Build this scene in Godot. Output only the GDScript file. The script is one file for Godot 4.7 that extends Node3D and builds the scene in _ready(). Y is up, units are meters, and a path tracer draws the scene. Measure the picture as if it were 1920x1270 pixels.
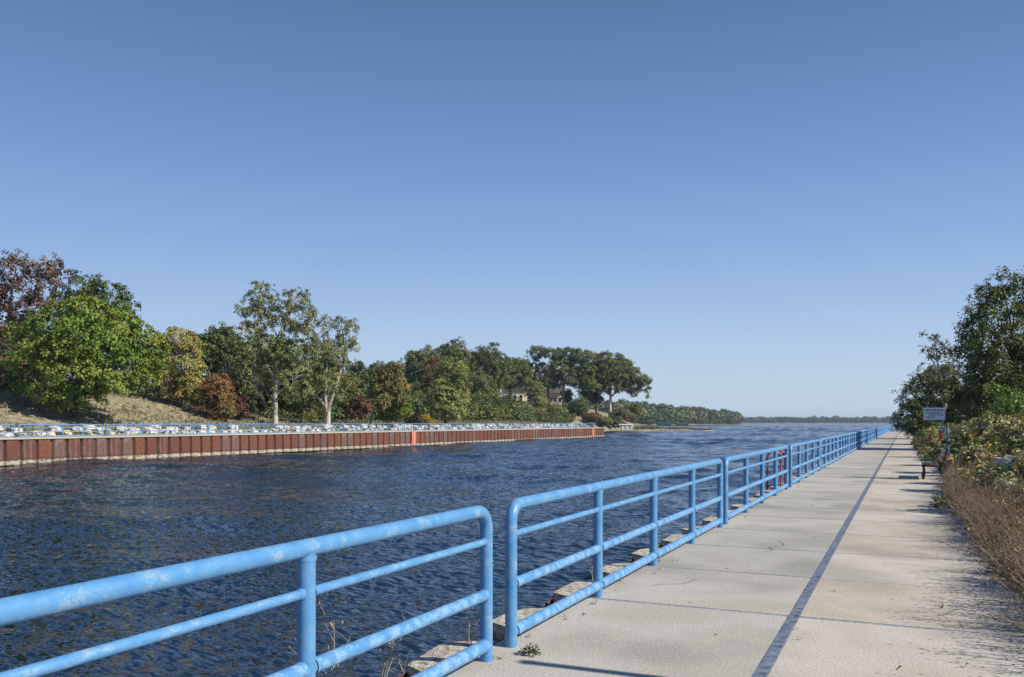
extends Node3D
# Harbour channel with a blue pipe railing. x: across the walkway (right is +), y: up, z: minus the distance along the walkway.

const WATER_Y := -1.9
const RAIL_X := -2.635
const FAR_X := -64.0
const FAR_Y := 0.4
const PITCH := 1.37
const SECTION := 7.92
const STEP := 8.28

var rng := RandomNumberGenerator.new()
var taken := {}
var mats := {}
var clumps := {}

func _ready() -> void:
	# ---- camera
	var cam := Camera3D.new()
	cam.name = "camera"
	add_child(cam)
	cam.position = Vector3(0, 1.65, 0)
	cam.rotation.y = deg_to_rad(24.732)
	cam.projection = Camera3D.PROJECTION_FRUSTUM
	cam.near = 0.1
	cam.far = 9000.0
	cam.size = 0.1 * 1270.0 / 1600.0
	cam.frustum_offset = Vector2(0, 0.1 * 157.0 / 1600.0)
	cam.current = true
	# ---- sky
	var env := Environment.new()
	env.background_mode = Environment.BG_SKY
	env.tonemap_mode = Environment.TONE_MAPPER_LINEAR
	env.tonemap_exposure = 1.28
	env.sdfgi_enabled = true
	env.ssao_enabled = true
	env.ssil_enabled = true
	env.fog_enabled = true
	env.fog_density = 0.00012
	env.fog_light_color = Color(0.70, 0.80, 0.93)
	var sky := Sky.new()
	var pano := PanoramaSkyMaterial.new()
	pano.panorama = sky_texture()
	sky.sky_material = pano
	env.sky = sky
	env.background_energy_multiplier = 1.0
	var we := WorldEnvironment.new()
	we.name = "world_environment"
	we.environment = env
	add_child(we)
	# ---- sun: from the right, level with the walkway's cross direction
	var sun := DirectionalLight3D.new()
	sun.name = "sun"
	add_child(sun)
	sun.light_energy = 1.5
	sun.light_angular_distance = 0.53
	sun.light_color = Color(1.0, 0.965, 0.91)
	sun.shadow_enabled = true
	var to_sun := Vector3(cos(deg_to_rad(36.7)), sin(deg_to_rad(36.7)), -0.02)
	sun.look_at_from_position(Vector3.ZERO, -to_sun, Vector3.UP)
	# ---- scene
	rng.seed = 4711
	make_materials()
	make_clumps()
	build_water()
	build_terrain()
	build_walkway()
	build_seawalls()
	build_railings()
	build_ladders()
	build_boulders()
	build_trees()
	build_house()
	build_shore_things()
	build_far_woods()
	build_bank_woods()
	build_roadside()
	build_ground_plants()

# ------------------------------------------------------------------ helpers
class MB:
	var v := PackedVector3Array()
	var n := PackedVector3Array()
	var uv := PackedVector2Array()
	var col := PackedColorArray()
	var idx := PackedInt32Array()
	var c := Color.WHITE
	func vert(p: Vector3, nn: Vector3, t := Vector2.ZERO) -> int:
		v.append(p); n.append(nn); uv.append(t); col.append(c)
		return v.size() - 1
	func poly(pts: Array, inside: Vector3) -> void:
		var mid := Vector3.ZERO
		for p in pts: mid += p
		mid /= pts.size()
		var nn: Vector3 = (pts[2] - pts[0]).cross(pts[1] - pts[0])
		if nn.length_squared() < 1e-16: return
		nn = nn.normalized()
		if nn.dot(mid - inside) < 0.0:
			nn = -nn
			pts = pts.duplicate()
			pts.reverse()
		var f := v.size()
		for p in pts: vert(p, nn, Vector2(p.x + p.z, p.y))
		for i in range(1, pts.size() - 1):
			idx.append(f); idx.append(f + i); idx.append(f + i + 1)
	func box(mid: Vector3, size: Vector3, b := 0.0, turn := Basis.IDENTITY) -> void:
		var hs := size * 0.5
		b = minf(b, minf(hs.x, minf(hs.y, hs.z)) * 0.9)
		var put := func(x: float, y: float, z: float) -> Vector3: return mid + turn * Vector3(x, y, z)
		if b <= 0.0:
			for ax in 3:
				for s in [-1.0, 1.0]:
					var q := []
					for k in [[-1, -1], [-1, 1], [1, 1], [1, -1]]:
						var w := Vector3.ZERO
						w[ax] = s * hs[ax]
						w[(ax + 1) % 3] = k[0] * hs[(ax + 1) % 3]
						w[(ax + 2) % 3] = k[1] * hs[(ax + 2) % 3]
						q.append(put.call(w.x, w.y, w.z))
					poly(q, mid)
			return
		for ax in 3:
			var a1 := (ax + 1) % 3
			var a2 := (ax + 2) % 3
			for s in [-1.0, 1.0]:
				var q := []
				for k in [[-1, -1], [-1, 1], [1, 1], [1, -1]]:
					var w := Vector3.ZERO
					w[ax] = s * hs[ax]; w[a1] = k[0] * (hs[a1] - b); w[a2] = k[1] * (hs[a2] - b)
					q.append(mid + turn * w)
				poly(q, mid)
			for s1 in [-1.0, 1.0]:
				for s2 in [-1.0, 1.0]:
					var q := []
					for e in [[-1.0, 0], [1.0, 0], [1.0, 1], [-1.0, 1]]:
						var w := Vector3.ZERO
						w[ax] = e[0] * (hs[ax] - b)
						w[a1] = s1 * (hs[a1] - (b if e[1] == 1 else 0.0))
						w[a2] = s2 * (hs[a2] - (0.0 if e[1] == 1 else b))
						q.append(mid + turn * w)
					poly(q, mid)
		for sx in [-1.0, 1.0]:
			for sy in [-1.0, 1.0]:
				for sz in [-1.0, 1.0]:
					poly([mid + turn * Vector3(sx * hs.x, sy * (hs.y - b), sz * (hs.z - b)), mid + turn * Vector3(sx * (hs.x - b), sy * hs.y, sz * (hs.z - b)), mid + turn * Vector3(sx * (hs.x - b), sy * (hs.y - b), sz * hs.z)], mid)
	# a round bar along a path; radii per point; u runs round, v along in metres
	func tube(path: Array, radii: Array, sides := 12, caps := true, round_scale := 1.0) -> void:
		var m := path.size()
		var frame_u := Vector3.ZERO
		var along := 0.0
		var first := v.size()
		for i in m:
			var t: Vector3
			if i == 0: t = path[1] - path[0]
			elif i == m - 1: t = path[m - 1] - path[m - 2]
			else: t = (path[i + 1] - path[i]).normalized() + (path[i] - path[i - 1]).normalized()
			t = t.normalized()
			if i == 0:
				var ref := Vector3.UP if absf(t.y) < 0.9 else Vector3.RIGHT
				frame_u = ref.cross(t).normalized()
			else:
				frame_u = (frame_u - t * frame_u.dot(t)).normalized()
				along += path[i].distance_to(path[i - 1])
			var w := t.cross(frame_u)
			for k in sides + 1:
				var a := TAU * k / sides
				var d := frame_u * cos(a) + w * sin(a)
				vert(path[i] + d * radii[i], d, Vector2(float(k) / sides * round_scale, along))
		for i in m - 1:
			for k in sides:
				var a := first + i * (sides + 1) + k
				var d := a + sides + 1
				idx.append_array([a, d, d + 1, a, d + 1, a + 1])
		if caps:
			for e in [0, m - 1]:
				if radii[e] < 0.002: continue
				var ring := []
				for k in sides: ring.append(v[first + e * (sides + 1) + k])
				poly(ring, path[1] if e == 0 else path[m - 2])
	func lathe(at: Vector3, prof: Array, sides := 20) -> void:
		var first := v.size()
		for i in prof.size():
			var p: Vector2 = prof[i]
			var a: Vector2 = prof[maxi(i - 1, 0)]
			var b: Vector2 = prof[mini(i + 1, prof.size() - 1)]
			var d := (b - a).normalized()
			for k in sides + 1:
				var an := TAU * k / sides
				var r := Vector3(cos(an), 0, sin(an))
				vert(at + r * p.x + Vector3.UP * p.y, (r * d.y - Vector3.UP * d.x).normalized(), Vector2(float(k) / sides, p.y))
		for i in prof.size() - 1:
			for k in sides:
				var a := first + i * (sides + 1) + k
				var d := a + sides + 1
				idx.append_array([a, a + 1, d + 1, a, d + 1, d])
	func mesh() -> ArrayMesh:
		var arr := []
		arr.resize(Mesh.ARRAY_MAX)
		arr[Mesh.ARRAY_VERTEX] = v
		arr[Mesh.ARRAY_NORMAL] = n
		arr[Mesh.ARRAY_TEX_UV] = uv
		arr[Mesh.ARRAY_COLOR] = col
		arr[Mesh.ARRAY_INDEX] = idx
		var out := ArrayMesh.new()
		out.add_surface_from_arrays(Mesh.PRIMITIVE_TRIANGLES, arr)
		return out

func numbered(called: String) -> String:
	if not taken.has(called):
		taken[called] = 0
		return called
	taken[called] += 1
	return "%s_%03d" % [called, taken[called]]

func part(called: String, mesh: Mesh, m: Material, parent: Node3D, at := Vector3.ZERO) -> MeshInstance3D:
	var o := MeshInstance3D.new()
	o.name = called
	o.mesh = mesh
	o.material_override = m
	o.position = at
	parent.add_child(o, true)
	return o

func base(called: String, at: Vector3, turn := 0.0) -> Node3D:
	var o := Node3D.new()
	o.name = numbered(called)
	o.position = at
	o.rotation.y = turn
	add_child(o)
	return o

func tag(o: Node, label: String, category := "", group := "", kind := "") -> void:
	if label: o.set_meta("label", label)
	if category: o.set_meta("category", category)
	if group: o.set_meta("group", group)
	if kind: o.set_meta("kind", kind)

func single(called: String, mesh: Mesh, m: Material, at := Vector3.ZERO) -> MeshInstance3D:
	return part(numbered(called), mesh, m, self, at)

func lin(r: float, g: float, b: float) -> Color:
	return Color(r, g, b).linear_to_srgb()

func scatter(called: String, mesh: Mesh, m: Material, where: Array, cols: PackedColorArray, parent: Node3D) -> MultiMeshInstance3D:
	var mm := MultiMesh.new()
	mm.transform_format = MultiMesh.TRANSFORM_3D
	mm.use_colors = true
	mm.mesh = mesh
	mm.instance_count = where.size()
	for i in where.size():
		mm.set_instance_transform(i, where[i])
		mm.set_instance_color(i, cols[i])
	var o := MultiMeshInstance3D.new()
	o.name = called
	o.multimesh = mm
	o.material_override = m
	parent.add_child(o, true)
	return o

func smooth(a: float, b: float, x: float) -> float:
	return smoothstep(a, b, x)

# ------------------------------------------------------------------ materials
func sky_texture() -> ImageTexture:
	# clear autumn air: colours by height above the horizon only
	var stops := [[-90.0, Color(0.60, 0.66, 0.72)], [0.0, Color(0.775, 0.842, 0.890)], [2.5, Color(0.745, 0.822, 0.893)], [5.0, Color(0.692, 0.788, 0.897)], [8.0, Color(0.622, 0.738, 0.888)], [12.0, Color(0.538, 0.665, 0.856)], [17.0, Color(0.458, 0.587, 0.797)], [22.0, Color(0.396, 0.522, 0.720)], [27.0, Color(0.345, 0.463, 0.640)], [40.0, Color(0.29, 0.40, 0.58)], [90.0, Color(0.22, 0.32, 0.50)]]
	var im := Image.create(32, 720, false, Image.FORMAT_RGBAF)
	for j in 720:
		var el := 90.0 - (j + 0.5) * 0.25
		var c: Color = stops[0][1]
		for k in stops.size() - 1:
			if el >= stops[k][0] and el <= stops[k + 1][0]:
				c = stops[k][1].lerp(stops[k + 1][1], inverse_lerp(stops[k][0], stops[k + 1][0], el))
		c = c.srgb_to_linear() * 0.80
		c.a = 1.0
		for i in 32: im.set_pixel(i, j, c)
	return ImageTexture.create_from_image(im)

func noise_tex(seed_: int, freq: float, stops: Array, size := 512, octaves := 4, type := FastNoiseLite.TYPE_SIMPLEX_SMOOTH, normal := 0.0) -> NoiseTexture2D:
	var nz := FastNoiseLite.new()
	nz.seed = seed_
	nz.frequency = freq
	nz.noise_type = type
	nz.fractal_octaves = octaves
	var t := NoiseTexture2D.new()
	t.width = size
	t.height = size
	t.seamless = true
	t.noise = nz
	t.generate_mipmaps = false
	if normal > 0.0:
		t.as_normal_map = true
		t.bump_strength = normal
	elif stops.size():
		var g := Gradient.new()
		var off := PackedFloat32Array()
		var cs := PackedColorArray()
		for s in stops:
			off.append(s[0])
			cs.append(s[1])
		g.offsets = off
		g.colors = cs
		t.color_ramp = g
	return t

func plain(called: String, c: Color, rough := 0.8, spec := 0.5) -> StandardMaterial3D:
	var m := StandardMaterial3D.new()
	m.resource_name = called
	m.albedo_color = c
	m.roughness = rough
	m.metallic_specular = spec
	mats[called] = m
	return m

func mapped(called: String, tex: Texture2D, scale: float, rough := 0.85, bump: Texture2D = null, bump_cm := 0.2) -> StandardMaterial3D:
	var m := plain(called, Color.WHITE, rough, 0.4)
	m.albedo_texture = tex
	m.uv1_triplanar = true
	m.uv1_world_triplanar = true
	m.uv1_scale = Vector3.ONE * scale
	if bump:
		m.heightmap_enabled = true
		m.heightmap_texture = bump
		m.heightmap_scale = bump_cm
	return m

func leaf_mat(called: String, back: float) -> StandardMaterial3D:
	var m := plain(called, Color.WHITE, 0.55, 0.35)
	m.vertex_color_use_as_albedo = true
	m.backlight_enabled = true
	m.backlight = Color(back, back, back * 0.6)
	m.cull_mode = BaseMaterial3D.CULL_DISABLED
	return m

func make_materials() -> void:
	var coarse := noise_tex(21, 0.006, [[0.2, Color(0.87, 0.87, 0.865)], [0.42, Color(0.955, 0.95, 0.94)], [0.6, Color(1, 1, 1)], [0.85, Color(0.95, 0.94, 0.925)]], 512, 5)
	var fine_height := noise_tex(5, 0.11, [], 512, 4)
	var grit := noise_tex(6, 0.35, [], 512, 3)
	for k in 4:
		var w: float = [-0.008, 0.018, -0.042, -0.012][k]
		var warm: float = [0.0, 0.012, -0.004, 0.02][k]
		var sp := noise_tex(30 + k, 0.14, [[0.10, Color(0.56 + w, 0.55 + w, 0.53 + w)], [0.32, Color(0.675 + w + warm, 0.665 + w, 0.635 + w - warm)], [0.55, Color(0.72 + w + warm, 0.71 + w, 0.677 + w - warm)], [0.78, Color(0.768 + w + warm, 0.757 + w, 0.725 + w - warm)], [0.95, Color(0.82, 0.815, 0.79)]], 512, 5)
		var m := mapped("concrete_%d" % k, sp, 0.55, 0.9, grit, 0.05)
		m.detail_enabled = true
		m.detail_blend_mode = BaseMaterial3D.BLEND_MODE_MUL
		m.detail_albedo = coarse
		m.detail_uv_layer = BaseMaterial3D.DETAIL_UV_2
		m.uv2_triplanar = true
		m.uv2_world_triplanar = true
		m.uv2_scale = Vector3.ONE * 0.13
		m.uv1_offset = Vector3(0.31 * k, 0.17 * k, 0.53 * k)
	mapped("old_concrete", noise_tex(41, 0.03, [[0.15, Color(0.42, 0.40, 0.36)], [0.4, Color(0.66, 0.63, 0.57)], [0.7, Color(0.78, 0.75, 0.69)], [0.9, Color(0.84, 0.82, 0.77)]], 512, 6), 0.9, 0.92, fine_height, 1.0)
	mapped("seal", noise_tex(44, 0.03, [[0.16, Color(0.20, 0.22, 0.27)], [0.30, Color(0.36, 0.40, 0.47)], [0.5, Color(0.41, 0.455, 0.535)], [0.85, Color(0.50, 0.53, 0.58)]], 512, 6), 0.5, 0.8)
	mapped("thin_seal", noise_tex(45, 0.05, [[0.2, Color(0.45, 0.47, 0.51)], [0.5, Color(0.55, 0.575, 0.63)], [0.85, Color(0.64, 0.65, 0.68)]], 256, 4), 1.6, 0.85)
	plain("crack", Color(0.13, 0.13, 0.15), 0.95)
	# paint: u round the pipe, v along it in metres
	for k in 3:
		var m := plain(["paint_top", "paint_mid", "paint_post"][k], Color.WHITE, 0.42, 0.5)
		m.albedo_texture = paint_tex(k)
		m.uv1_scale = Vector3(1, 0.5, 1)
		m.heightmap_enabled = true
		m.heightmap_texture = fine_height
		m.heightmap_scale = 0.05
	plain("far_paint", Color(0.36, 0.58, 0.82), 0.45)
	plain("red_paint", Color(0.78, 0.29, 0.23), 0.4)
	plain("white_band", Color(0.82, 0.80, 0.77), 0.5)
	mapped("salmon_paint", noise_tex(46, 0.02, [[0.2, Color(0.74, 0.46, 0.37)], [0.5, Color(0.86, 0.57, 0.47)], [0.8, Color(0.90, 0.67, 0.59)]], 256, 4), 0.6, 0.6)
	plain("dark_red", Color(0.42, 0.17, 0.13), 0.6)
	for k in 5:
		var m := plain("rust_%d" % k, Color.WHITE, 0.82, 0.3)
		m.albedo_texture = rust_tex(k)
		m.texture_repeat = false
	# bark
	mapped("bark", noise_tex(50, 0.05, [[0.2, Color(0.22, 0.19, 0.16)], [0.6, Color(0.38, 0.34, 0.29)], [0.9, Color(0.48, 0.44, 0.39)]], 256, 4), 0.5, 0.95)
	mapped("grey_bark", noise_tex(51, 0.05, [[0.2, Color(0.40, 0.38, 0.35)], [0.6, Color(0.60, 0.57, 0.53)], [0.9, Color(0.70, 0.67, 0.63)]], 256, 4), 0.5, 0.95)
	mapped("white_bark", noise_tex(52, 0.04, [[0.15, Color(0.42, 0.40, 0.37)], [0.4, Color(0.70, 0.67, 0.63)], [0.85, Color(0.84, 0.81, 0.77)]], 256, 4), 0.5, 0.95)
	mapped("dark_bark", noise_tex(53, 0.05, [[0.2, Color(0.16, 0.14, 0.12)], [0.8, Color(0.30, 0.27, 0.23)]], 256, 4), 0.5, 0.95)
	leaf_mat("leaves", 0.5)
	leaf_mat("stalks", 0.2)
	var ds := leaf_mat("dry_stalk", 0.1)
	ds.albedo_color = lin(0.40, 0.33, 0.24)
	# ground
	var grass_ground := noise_tex(60, 0.03, [[0.15, Color(0.36, 0.36, 0.26)], [0.38, Color(0.48, 0.46, 0.35)], [0.55, Color(0.57, 0.53, 0.43)], [0.75, Color(0.65, 0.61, 0.53)], [0.92, Color(0.44, 0.45, 0.31)]], 512, 6)
	mapped("bank", grass_ground, 0.06, 1.0, fine_height, 4.0)
	mapped("sand", noise_tex(61, 0.02, [[0.2, Color(0.62, 0.56, 0.45)], [0.5, Color(0.76, 0.70, 0.58)], [0.85, Color(0.84, 0.79, 0.69)]], 256, 4), 0.1, 1.0)
	mapped("soil", noise_tex(62, 0.04, [[0.2, Color(0.30, 0.26, 0.20)], [0.5, Color(0.47, 0.41, 0.32)], [0.8, Color(0.58, 0.52, 0.42)]], 512, 5), 0.5, 1.0, fine_height, 2.0)
	mapped("limestone", noise_tex(63, 0.03, [[0.15, Color(0.52, 0.50, 0.47)], [0.45, Color(0.74, 0.72, 0.69)], [0.85, Color(0.86, 0.84, 0.81)]], 256, 5), 0.5, 0.9)
	mapped("fieldstone", noise_tex(64, 0.03, [[0.15, Color(0.45, 0.44, 0.42)], [0.5, Color(0.66, 0.64, 0.62)], [0.85, Color(0.80, 0.78, 0.76)]], 256, 5), 0.9, 0.9)
	# house and furniture
	mapped("cream_wall", noise_tex(70, 0.05, [[0.2, Color(0.84, 0.79, 0.70)], [0.8, Color(0.92, 0.88, 0.80)]], 256, 4), 0.4, 0.9)
	mapped("tan_wall", noise_tex(71, 0.05, [[0.2, Color(0.74, 0.66, 0.55)], [0.8, Color(0.83, 0.75, 0.64)]], 256, 4), 0.4, 0.9)
	mapped("roof", noise_tex(72, 0.05, [[0.2, Color(0.25, 0.25, 0.26)], [0.8, Color(0.40, 0.39, 0.40)]], 256, 4), 0.5, 0.9)
	plain("pane", Color(0.07, 0.09, 0.11), 0.08)
	plain("white_paint", Color(0.85, 0.85, 0.84), 0.6)
	plain("teal_cloth", Color(0.10, 0.27, 0.27), 0.8)
	mapped("bench_wood", noise_tex(73, 0.03, [[0.2, Color(0.42, 0.25, 0.15)], [0.6, Color(0.62, 0.40, 0.26)], [0.9, Color(0.70, 0.50, 0.36)]], 256, 4), 2.0, 0.38)
	plain("black_iron", Color(0.09, 0.09, 0.10), 0.5)
	plain("sign_back", Color(0.55, 0.58, 0.62), 0.5)
	plain("grey_post", Color(0.40, 0.46, 0.55), 0.5)
	plain("navy", Color(0.10, 0.16, 0.34), 0.6)
	plain("red_cloth", Color(0.72, 0.11, 0.07), 0.6)
	var sm := plain("sign_face", Color.WHITE, 0.5)
	sm.albedo_texture = sign_tex()
	sm.texture_repeat = false

func paint_tex(kind: int) -> ImageTexture:
	# blue gloss paint with chalky worn patches; 256 round x 1024 along (2 m a repeat)
	var nz := FastNoiseLite.new()
	nz.seed = 80 + kind
	nz.fractal_octaves = 5
	nz.frequency = 0.014
	var a := nz.get_seamless_image(128, 1024)
	nz.seed = 90 + kind
	nz.frequency = 0.09
	var b := nz.get_seamless_image(128, 1024)
	var im := Image.create(128, 1024, false, Image.FORMAT_RGB8)
	var blue := Color(0.345, 0.560, 0.750)
	var chalk := Color(0.47, 0.635, 0.79)
	var bare := Color(0.62, 0.66, 0.72)
	for j in 1024:
		for i in 128:
			var va := a.get_pixel(i, j).r
			var vb := b.get_pixel(i, j).r
			var c := blue.lerp(Color(0.295, 0.515, 0.735), clampf((0.45 - va) * 2.0, 0.0, 1.0))
			var mixed := va * 0.6 + vb * 0.4
			if kind == 0:
				c = c.lerp(chalk, smoothstep(0.50, 0.66, mixed) * 0.55)
				c = c.lerp(bare, smoothstep(0.67, 0.71, mixed) * 0.55)
			elif kind == 1:
				c = c.lerp(Color(0.50, 0.66, 0.81), smoothstep(0.42, 0.60, mixed) * 0.9)
				c = c.lerp(bare, smoothstep(0.68, 0.73, mixed) * 0.4)
			else:
				c = c.lerp(chalk, smoothstep(0.58, 0.70, mixed) * 0.35)
			# small chips down to primer and rust
			if vb > 0.80 and va > 0.52: c = c.lerp(Color(0.50, 0.40, 0.36), 0.7)
			im.set_pixel(i, j, c)
	return ImageTexture.create_from_image(im)

func rust_tex(kind: int) -> ImageTexture:
	# u across one sheet pile, v from the top (0) to below the water (1); 2.9 m tall
	var nz := FastNoiseLite.new()
	nz.seed = 100 + kind * 7
	nz.frequency = 0.02
	nz.fractal_octaves = 5
	var red: Color = [Color(0.42, 0.255, 0.215), Color(0.45, 0.28, 0.23), Color(0.40, 0.27, 0.24), Color(0.47, 0.29, 0.225), Color(0.42, 0.32, 0.295)][kind]
	var grey: Color = [Color(0.40, 0.31, 0.29), Color(0.42, 0.32, 0.28), Color(0.46, 0.39, 0.37), Color(0.43, 0.30, 0.25), Color(0.50, 0.44, 0.42)][kind]
	var im := Image.create(96, 256, false, Image.FORMAT_RGB8)
	for j in 256:
		var y := 0.28 - 2.9 * (j + 0.5) / 256.0
		for i in 96:
			var streak := nz.get_noise_2d(i * 2.2, j * 0.22) * 0.5 + 0.5
			var blotch := nz.get_noise_2d(i * 1.3 + 500.0, j * 1.3) * 0.5 + 0.5
			var c := red.lerp(grey, smoothstep(0.42, 0.66, streak * 0.7 + blotch * 0.3))
			c = c.darkened(clampf((blotch - 0.5) * 0.5, 0.0, 0.3))
			var edge := nz.get_noise_2d(i * 3.0 + 900.0, kind * 50.0) * 0.10
			# dark wet stain, pale mineral crust and black algae at the waterline, ragged edges
			c = c.lerp(Color(0.30, 0.23, 0.21), smoothstep(-1.12, -1.36, y + edge * 1.6) * 0.65)
			var crust := smoothstep(-1.36, -1.42, y + edge)
			c = c.lerp(Color(0.68, 0.65, 0.58).darkened(clampf(blotch - 0.4, 0.0, 0.3)), crust)
			c = c.lerp(Color(0.13, 0.13, 0.08), smoothstep(-1.70, -1.75, y + edge * 0.4))
			im.set_pixel(i, j, c)
	return ImageTexture.create_from_image(im)

func sign_tex() -> ImageTexture:
	# a pale notice board with rows of dark print too small to read
	var im := Image.create(256, 168, false, Image.FORMAT_RGB8)
	im.fill(Color(0.80, 0.83, 0.88))
	var r := RandomNumberGenerator.new()
	r.seed = 12
	var ink := Color(0.20, 0.27, 0.45)
	for row in [[22, 26, 20, 236], [60, 22, 24, 220], [92, 20, 56, 236], [122, 18, 20, 140]]:
		var x: int = row[2]
		while x < row[3]:
			var w := r.randi_range(6, 16)
			im.fill_rect(Rect2i(x, row[0] + r.randi_range(-1, 2), w, row[1] + r.randi_range(-6, 0)), ink)
			x += w + r.randi_range(3, 9)
	im.fill_rect(Rect2i(0, 0, 256, 5), Color(0.62, 0.68, 0.78))
	im.fill_rect(Rect2i(0, 163, 256, 5), Color(0.62, 0.68, 0.78))
	return ImageTexture.create_from_image(im)

# ------------------------------------------------------------------ leaf clumps
func leaf(m: MB, at: Vector3, dir: Vector3, up: Vector3, len_: float, wid: float) -> void:
	var side := dir.cross(up).normalized()
	var nn := side.cross(dir).normalized()
	var a := at
	var t := at + dir * len_ - nn * len_ * 0.15
	var l := at + dir * len_ * 0.45 + side * wid + nn * wid * 0.25
	var r := at + dir * len_ * 0.45 - side * wid + nn * wid * 0.25
	var f := m.v.size()
	m.vert(a, nn); m.vert(l, (nn - side * 0.3).normalized()); m.vert(t, nn); m.vert(r, (nn + side * 0.3).normalized())
	m.idx.append_array([f, f + 2, f + 1, f, f + 3, f + 2])

func make_clumps() -> void:
	var r := RandomNumberGenerator.new()
	for kind in ["broad", "fine", "far", "mass"]:
		clumps[kind] = []
		for k in 4:
			r.seed = 300 + k * 13 + kind.length() * 101
			var m := MB.new()
			var count: int = {"broad": 30, "fine": 42, "far": 130, "mass": 300}[kind]
			for i in count:
				var d := Vector3(r.randfn(), r.randfn() * 0.8 + 0.15, r.randfn()).normalized()
				var p := d * pow(r.randf(), 0.5) * Vector3(1.0, 0.72, 1.0)
				if kind == "far" or kind == "mass":
					d = Vector3(r.randfn(), absf(r.randfn()) * 1.2 - 0.35, r.randfn()).normalized()
					p = d * (0.72 + 0.3 * r.randf())
				var out := (d + Vector3(r.randfn(), r.randfn(), r.randfn()) * 0.55).normalized()
				var up := (d * 0.55 + Vector3.UP * 0.75 + Vector3(r.randfn(), r.randfn(), r.randfn()) * 0.42).normalized()
				out = (out - up * out.dot(up)).normalized()
				var tone := r.randf_range(0.72, 1.25)
				m.c = Color(tone * r.randf_range(0.9, 1.12), tone, tone * r.randf_range(0.85, 1.1))
				var len_: float = {"broad": 0.46, "fine": 0.36, "far": 0.34, "mass": 0.19}[kind] * r.randf_range(0.5, 1.45)
				leaf(m, p - out * len_ * 0.5, out, up, len_, len_ * (0.33 if kind != "far" else 0.42))
			clumps[kind].append(m.mesh())

# ------------------------------------------------------------------ water
func build_water() -> void:
	var xs := PackedFloat32Array()
	var x := -3.0
	while x > -6000.0:
		xs.append(x)
		var d := -3.0 - x
		x -= (0.16 + 0.0055 * d) if d < 130.0 else 0.06 * d
	xs.reverse()
	x = -2.0
	while x < 6000.0:
		xs.append(x)
		x += 1.2 + 0.12 * (x + 2.0)
	var fs := PackedFloat32Array()
	var f := -14.0
	while f < 6000.0:
		fs.append(f)
		f += 1.0 if f < 0.0 else ((0.13 + 0.0058 * f) if f < 330.0 else 0.0062 * f if f < 1100.0 else 0.03 * f)
	var n1 := FastNoiseLite.new()
	n1.seed = 3
	n1.frequency = 1.0
	n1.fractal_octaves = 1
	var gust := FastNoiseLite.new()
	gust.seed = 9
	gust.frequency = 0.02
	var m := MB.new()
	var nx := xs.size()
	var nf := fs.size()
	var hs := PackedFloat32Array()
	hs.resize(nx * nf)
	for j in nf:
		var df := absf(fs[mini(j + 1, nf - 1)] - fs[maxi(j - 1, 0)]) * 0.5
		for i in nx:
			var dx := absf(xs[mini(i + 1, nx - 1)] - xs[maxi(i - 1, 0)]) * 0.5
			var st := maxf(dx, df)
			var h := 0.0
			if st < 8.0 and xs[i] < 700.0:
				var g := 0.8 + 0.55 * gust.get_noise_2d(xs[i], fs[j] * 0.6)
				for lam in [0.55, 1.1, 2.3, 4.8, 10.0, 21.0, 38.0]:
					var keep := 1.0 - smoothstep(lam * 0.2, lam * 0.42, st)
					if keep <= 0.0: continue
					var near_best := log(lam / (4.2 * st)) / log(2.0)
					var amp: float = minf(lam * (0.007 + 0.021 * exp(-near_best * near_best)), 0.42)
					if amp < 0.0025: continue
					var q := n1.get_noise_2d((xs[i] * 0.75 + fs[j] * 0.2) / lam + lam * 40.0, (fs[j] * 1.1 - xs[i] * 0.2) / lam)
					h += amp * keep * g * (1.0 - 2.0 * absf(q)) * 1.2
			hs[j * nx + i] = h
	for j in nf:
		var j0 := maxi(j - 1, 0)
		var j1 := mini(j + 1, nf - 1)
		for i in nx:
			var i0 := maxi(i - 1, 0)
			var i1 := mini(i + 1, nx - 1)
			var sx := (hs[j * nx + i1] - hs[j * nx + i0]) / (xs[i1] - xs[i0])
			var sf := (hs[j1 * nx + i] - hs[j0 * nx + i]) / (fs[j1] - fs[j0])
			m.vert(Vector3(xs[i], hs[j * nx + i], -fs[j]), Vector3(-sx, 1.0, sf).normalized())
	for j in nf - 1:
		for i in nx - 1:
			var a := j * nx + i
			m.idx.append_array([a, a + nx, a + nx + 1, a, a + nx + 1, a + 1])
	var wm := plain("water", lin(0.006, 0.019, 0.042), 0.08, 0.36)
	wm.normal_enabled = true
	wm.normal_texture = ripple_tex()
	wm.normal_scale = 0.75
	wm.uv1_triplanar = true
	wm.uv1_world_triplanar = true
	wm.uv1_scale = Vector3(0.085, 0.1, 0.15)
	var o := single("water", m.mesh(), wm, Vector3(0, WATER_Y, 0))
	tag(o, "dark blue rippled water of the channel and lake", "", "", "structure")

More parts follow.
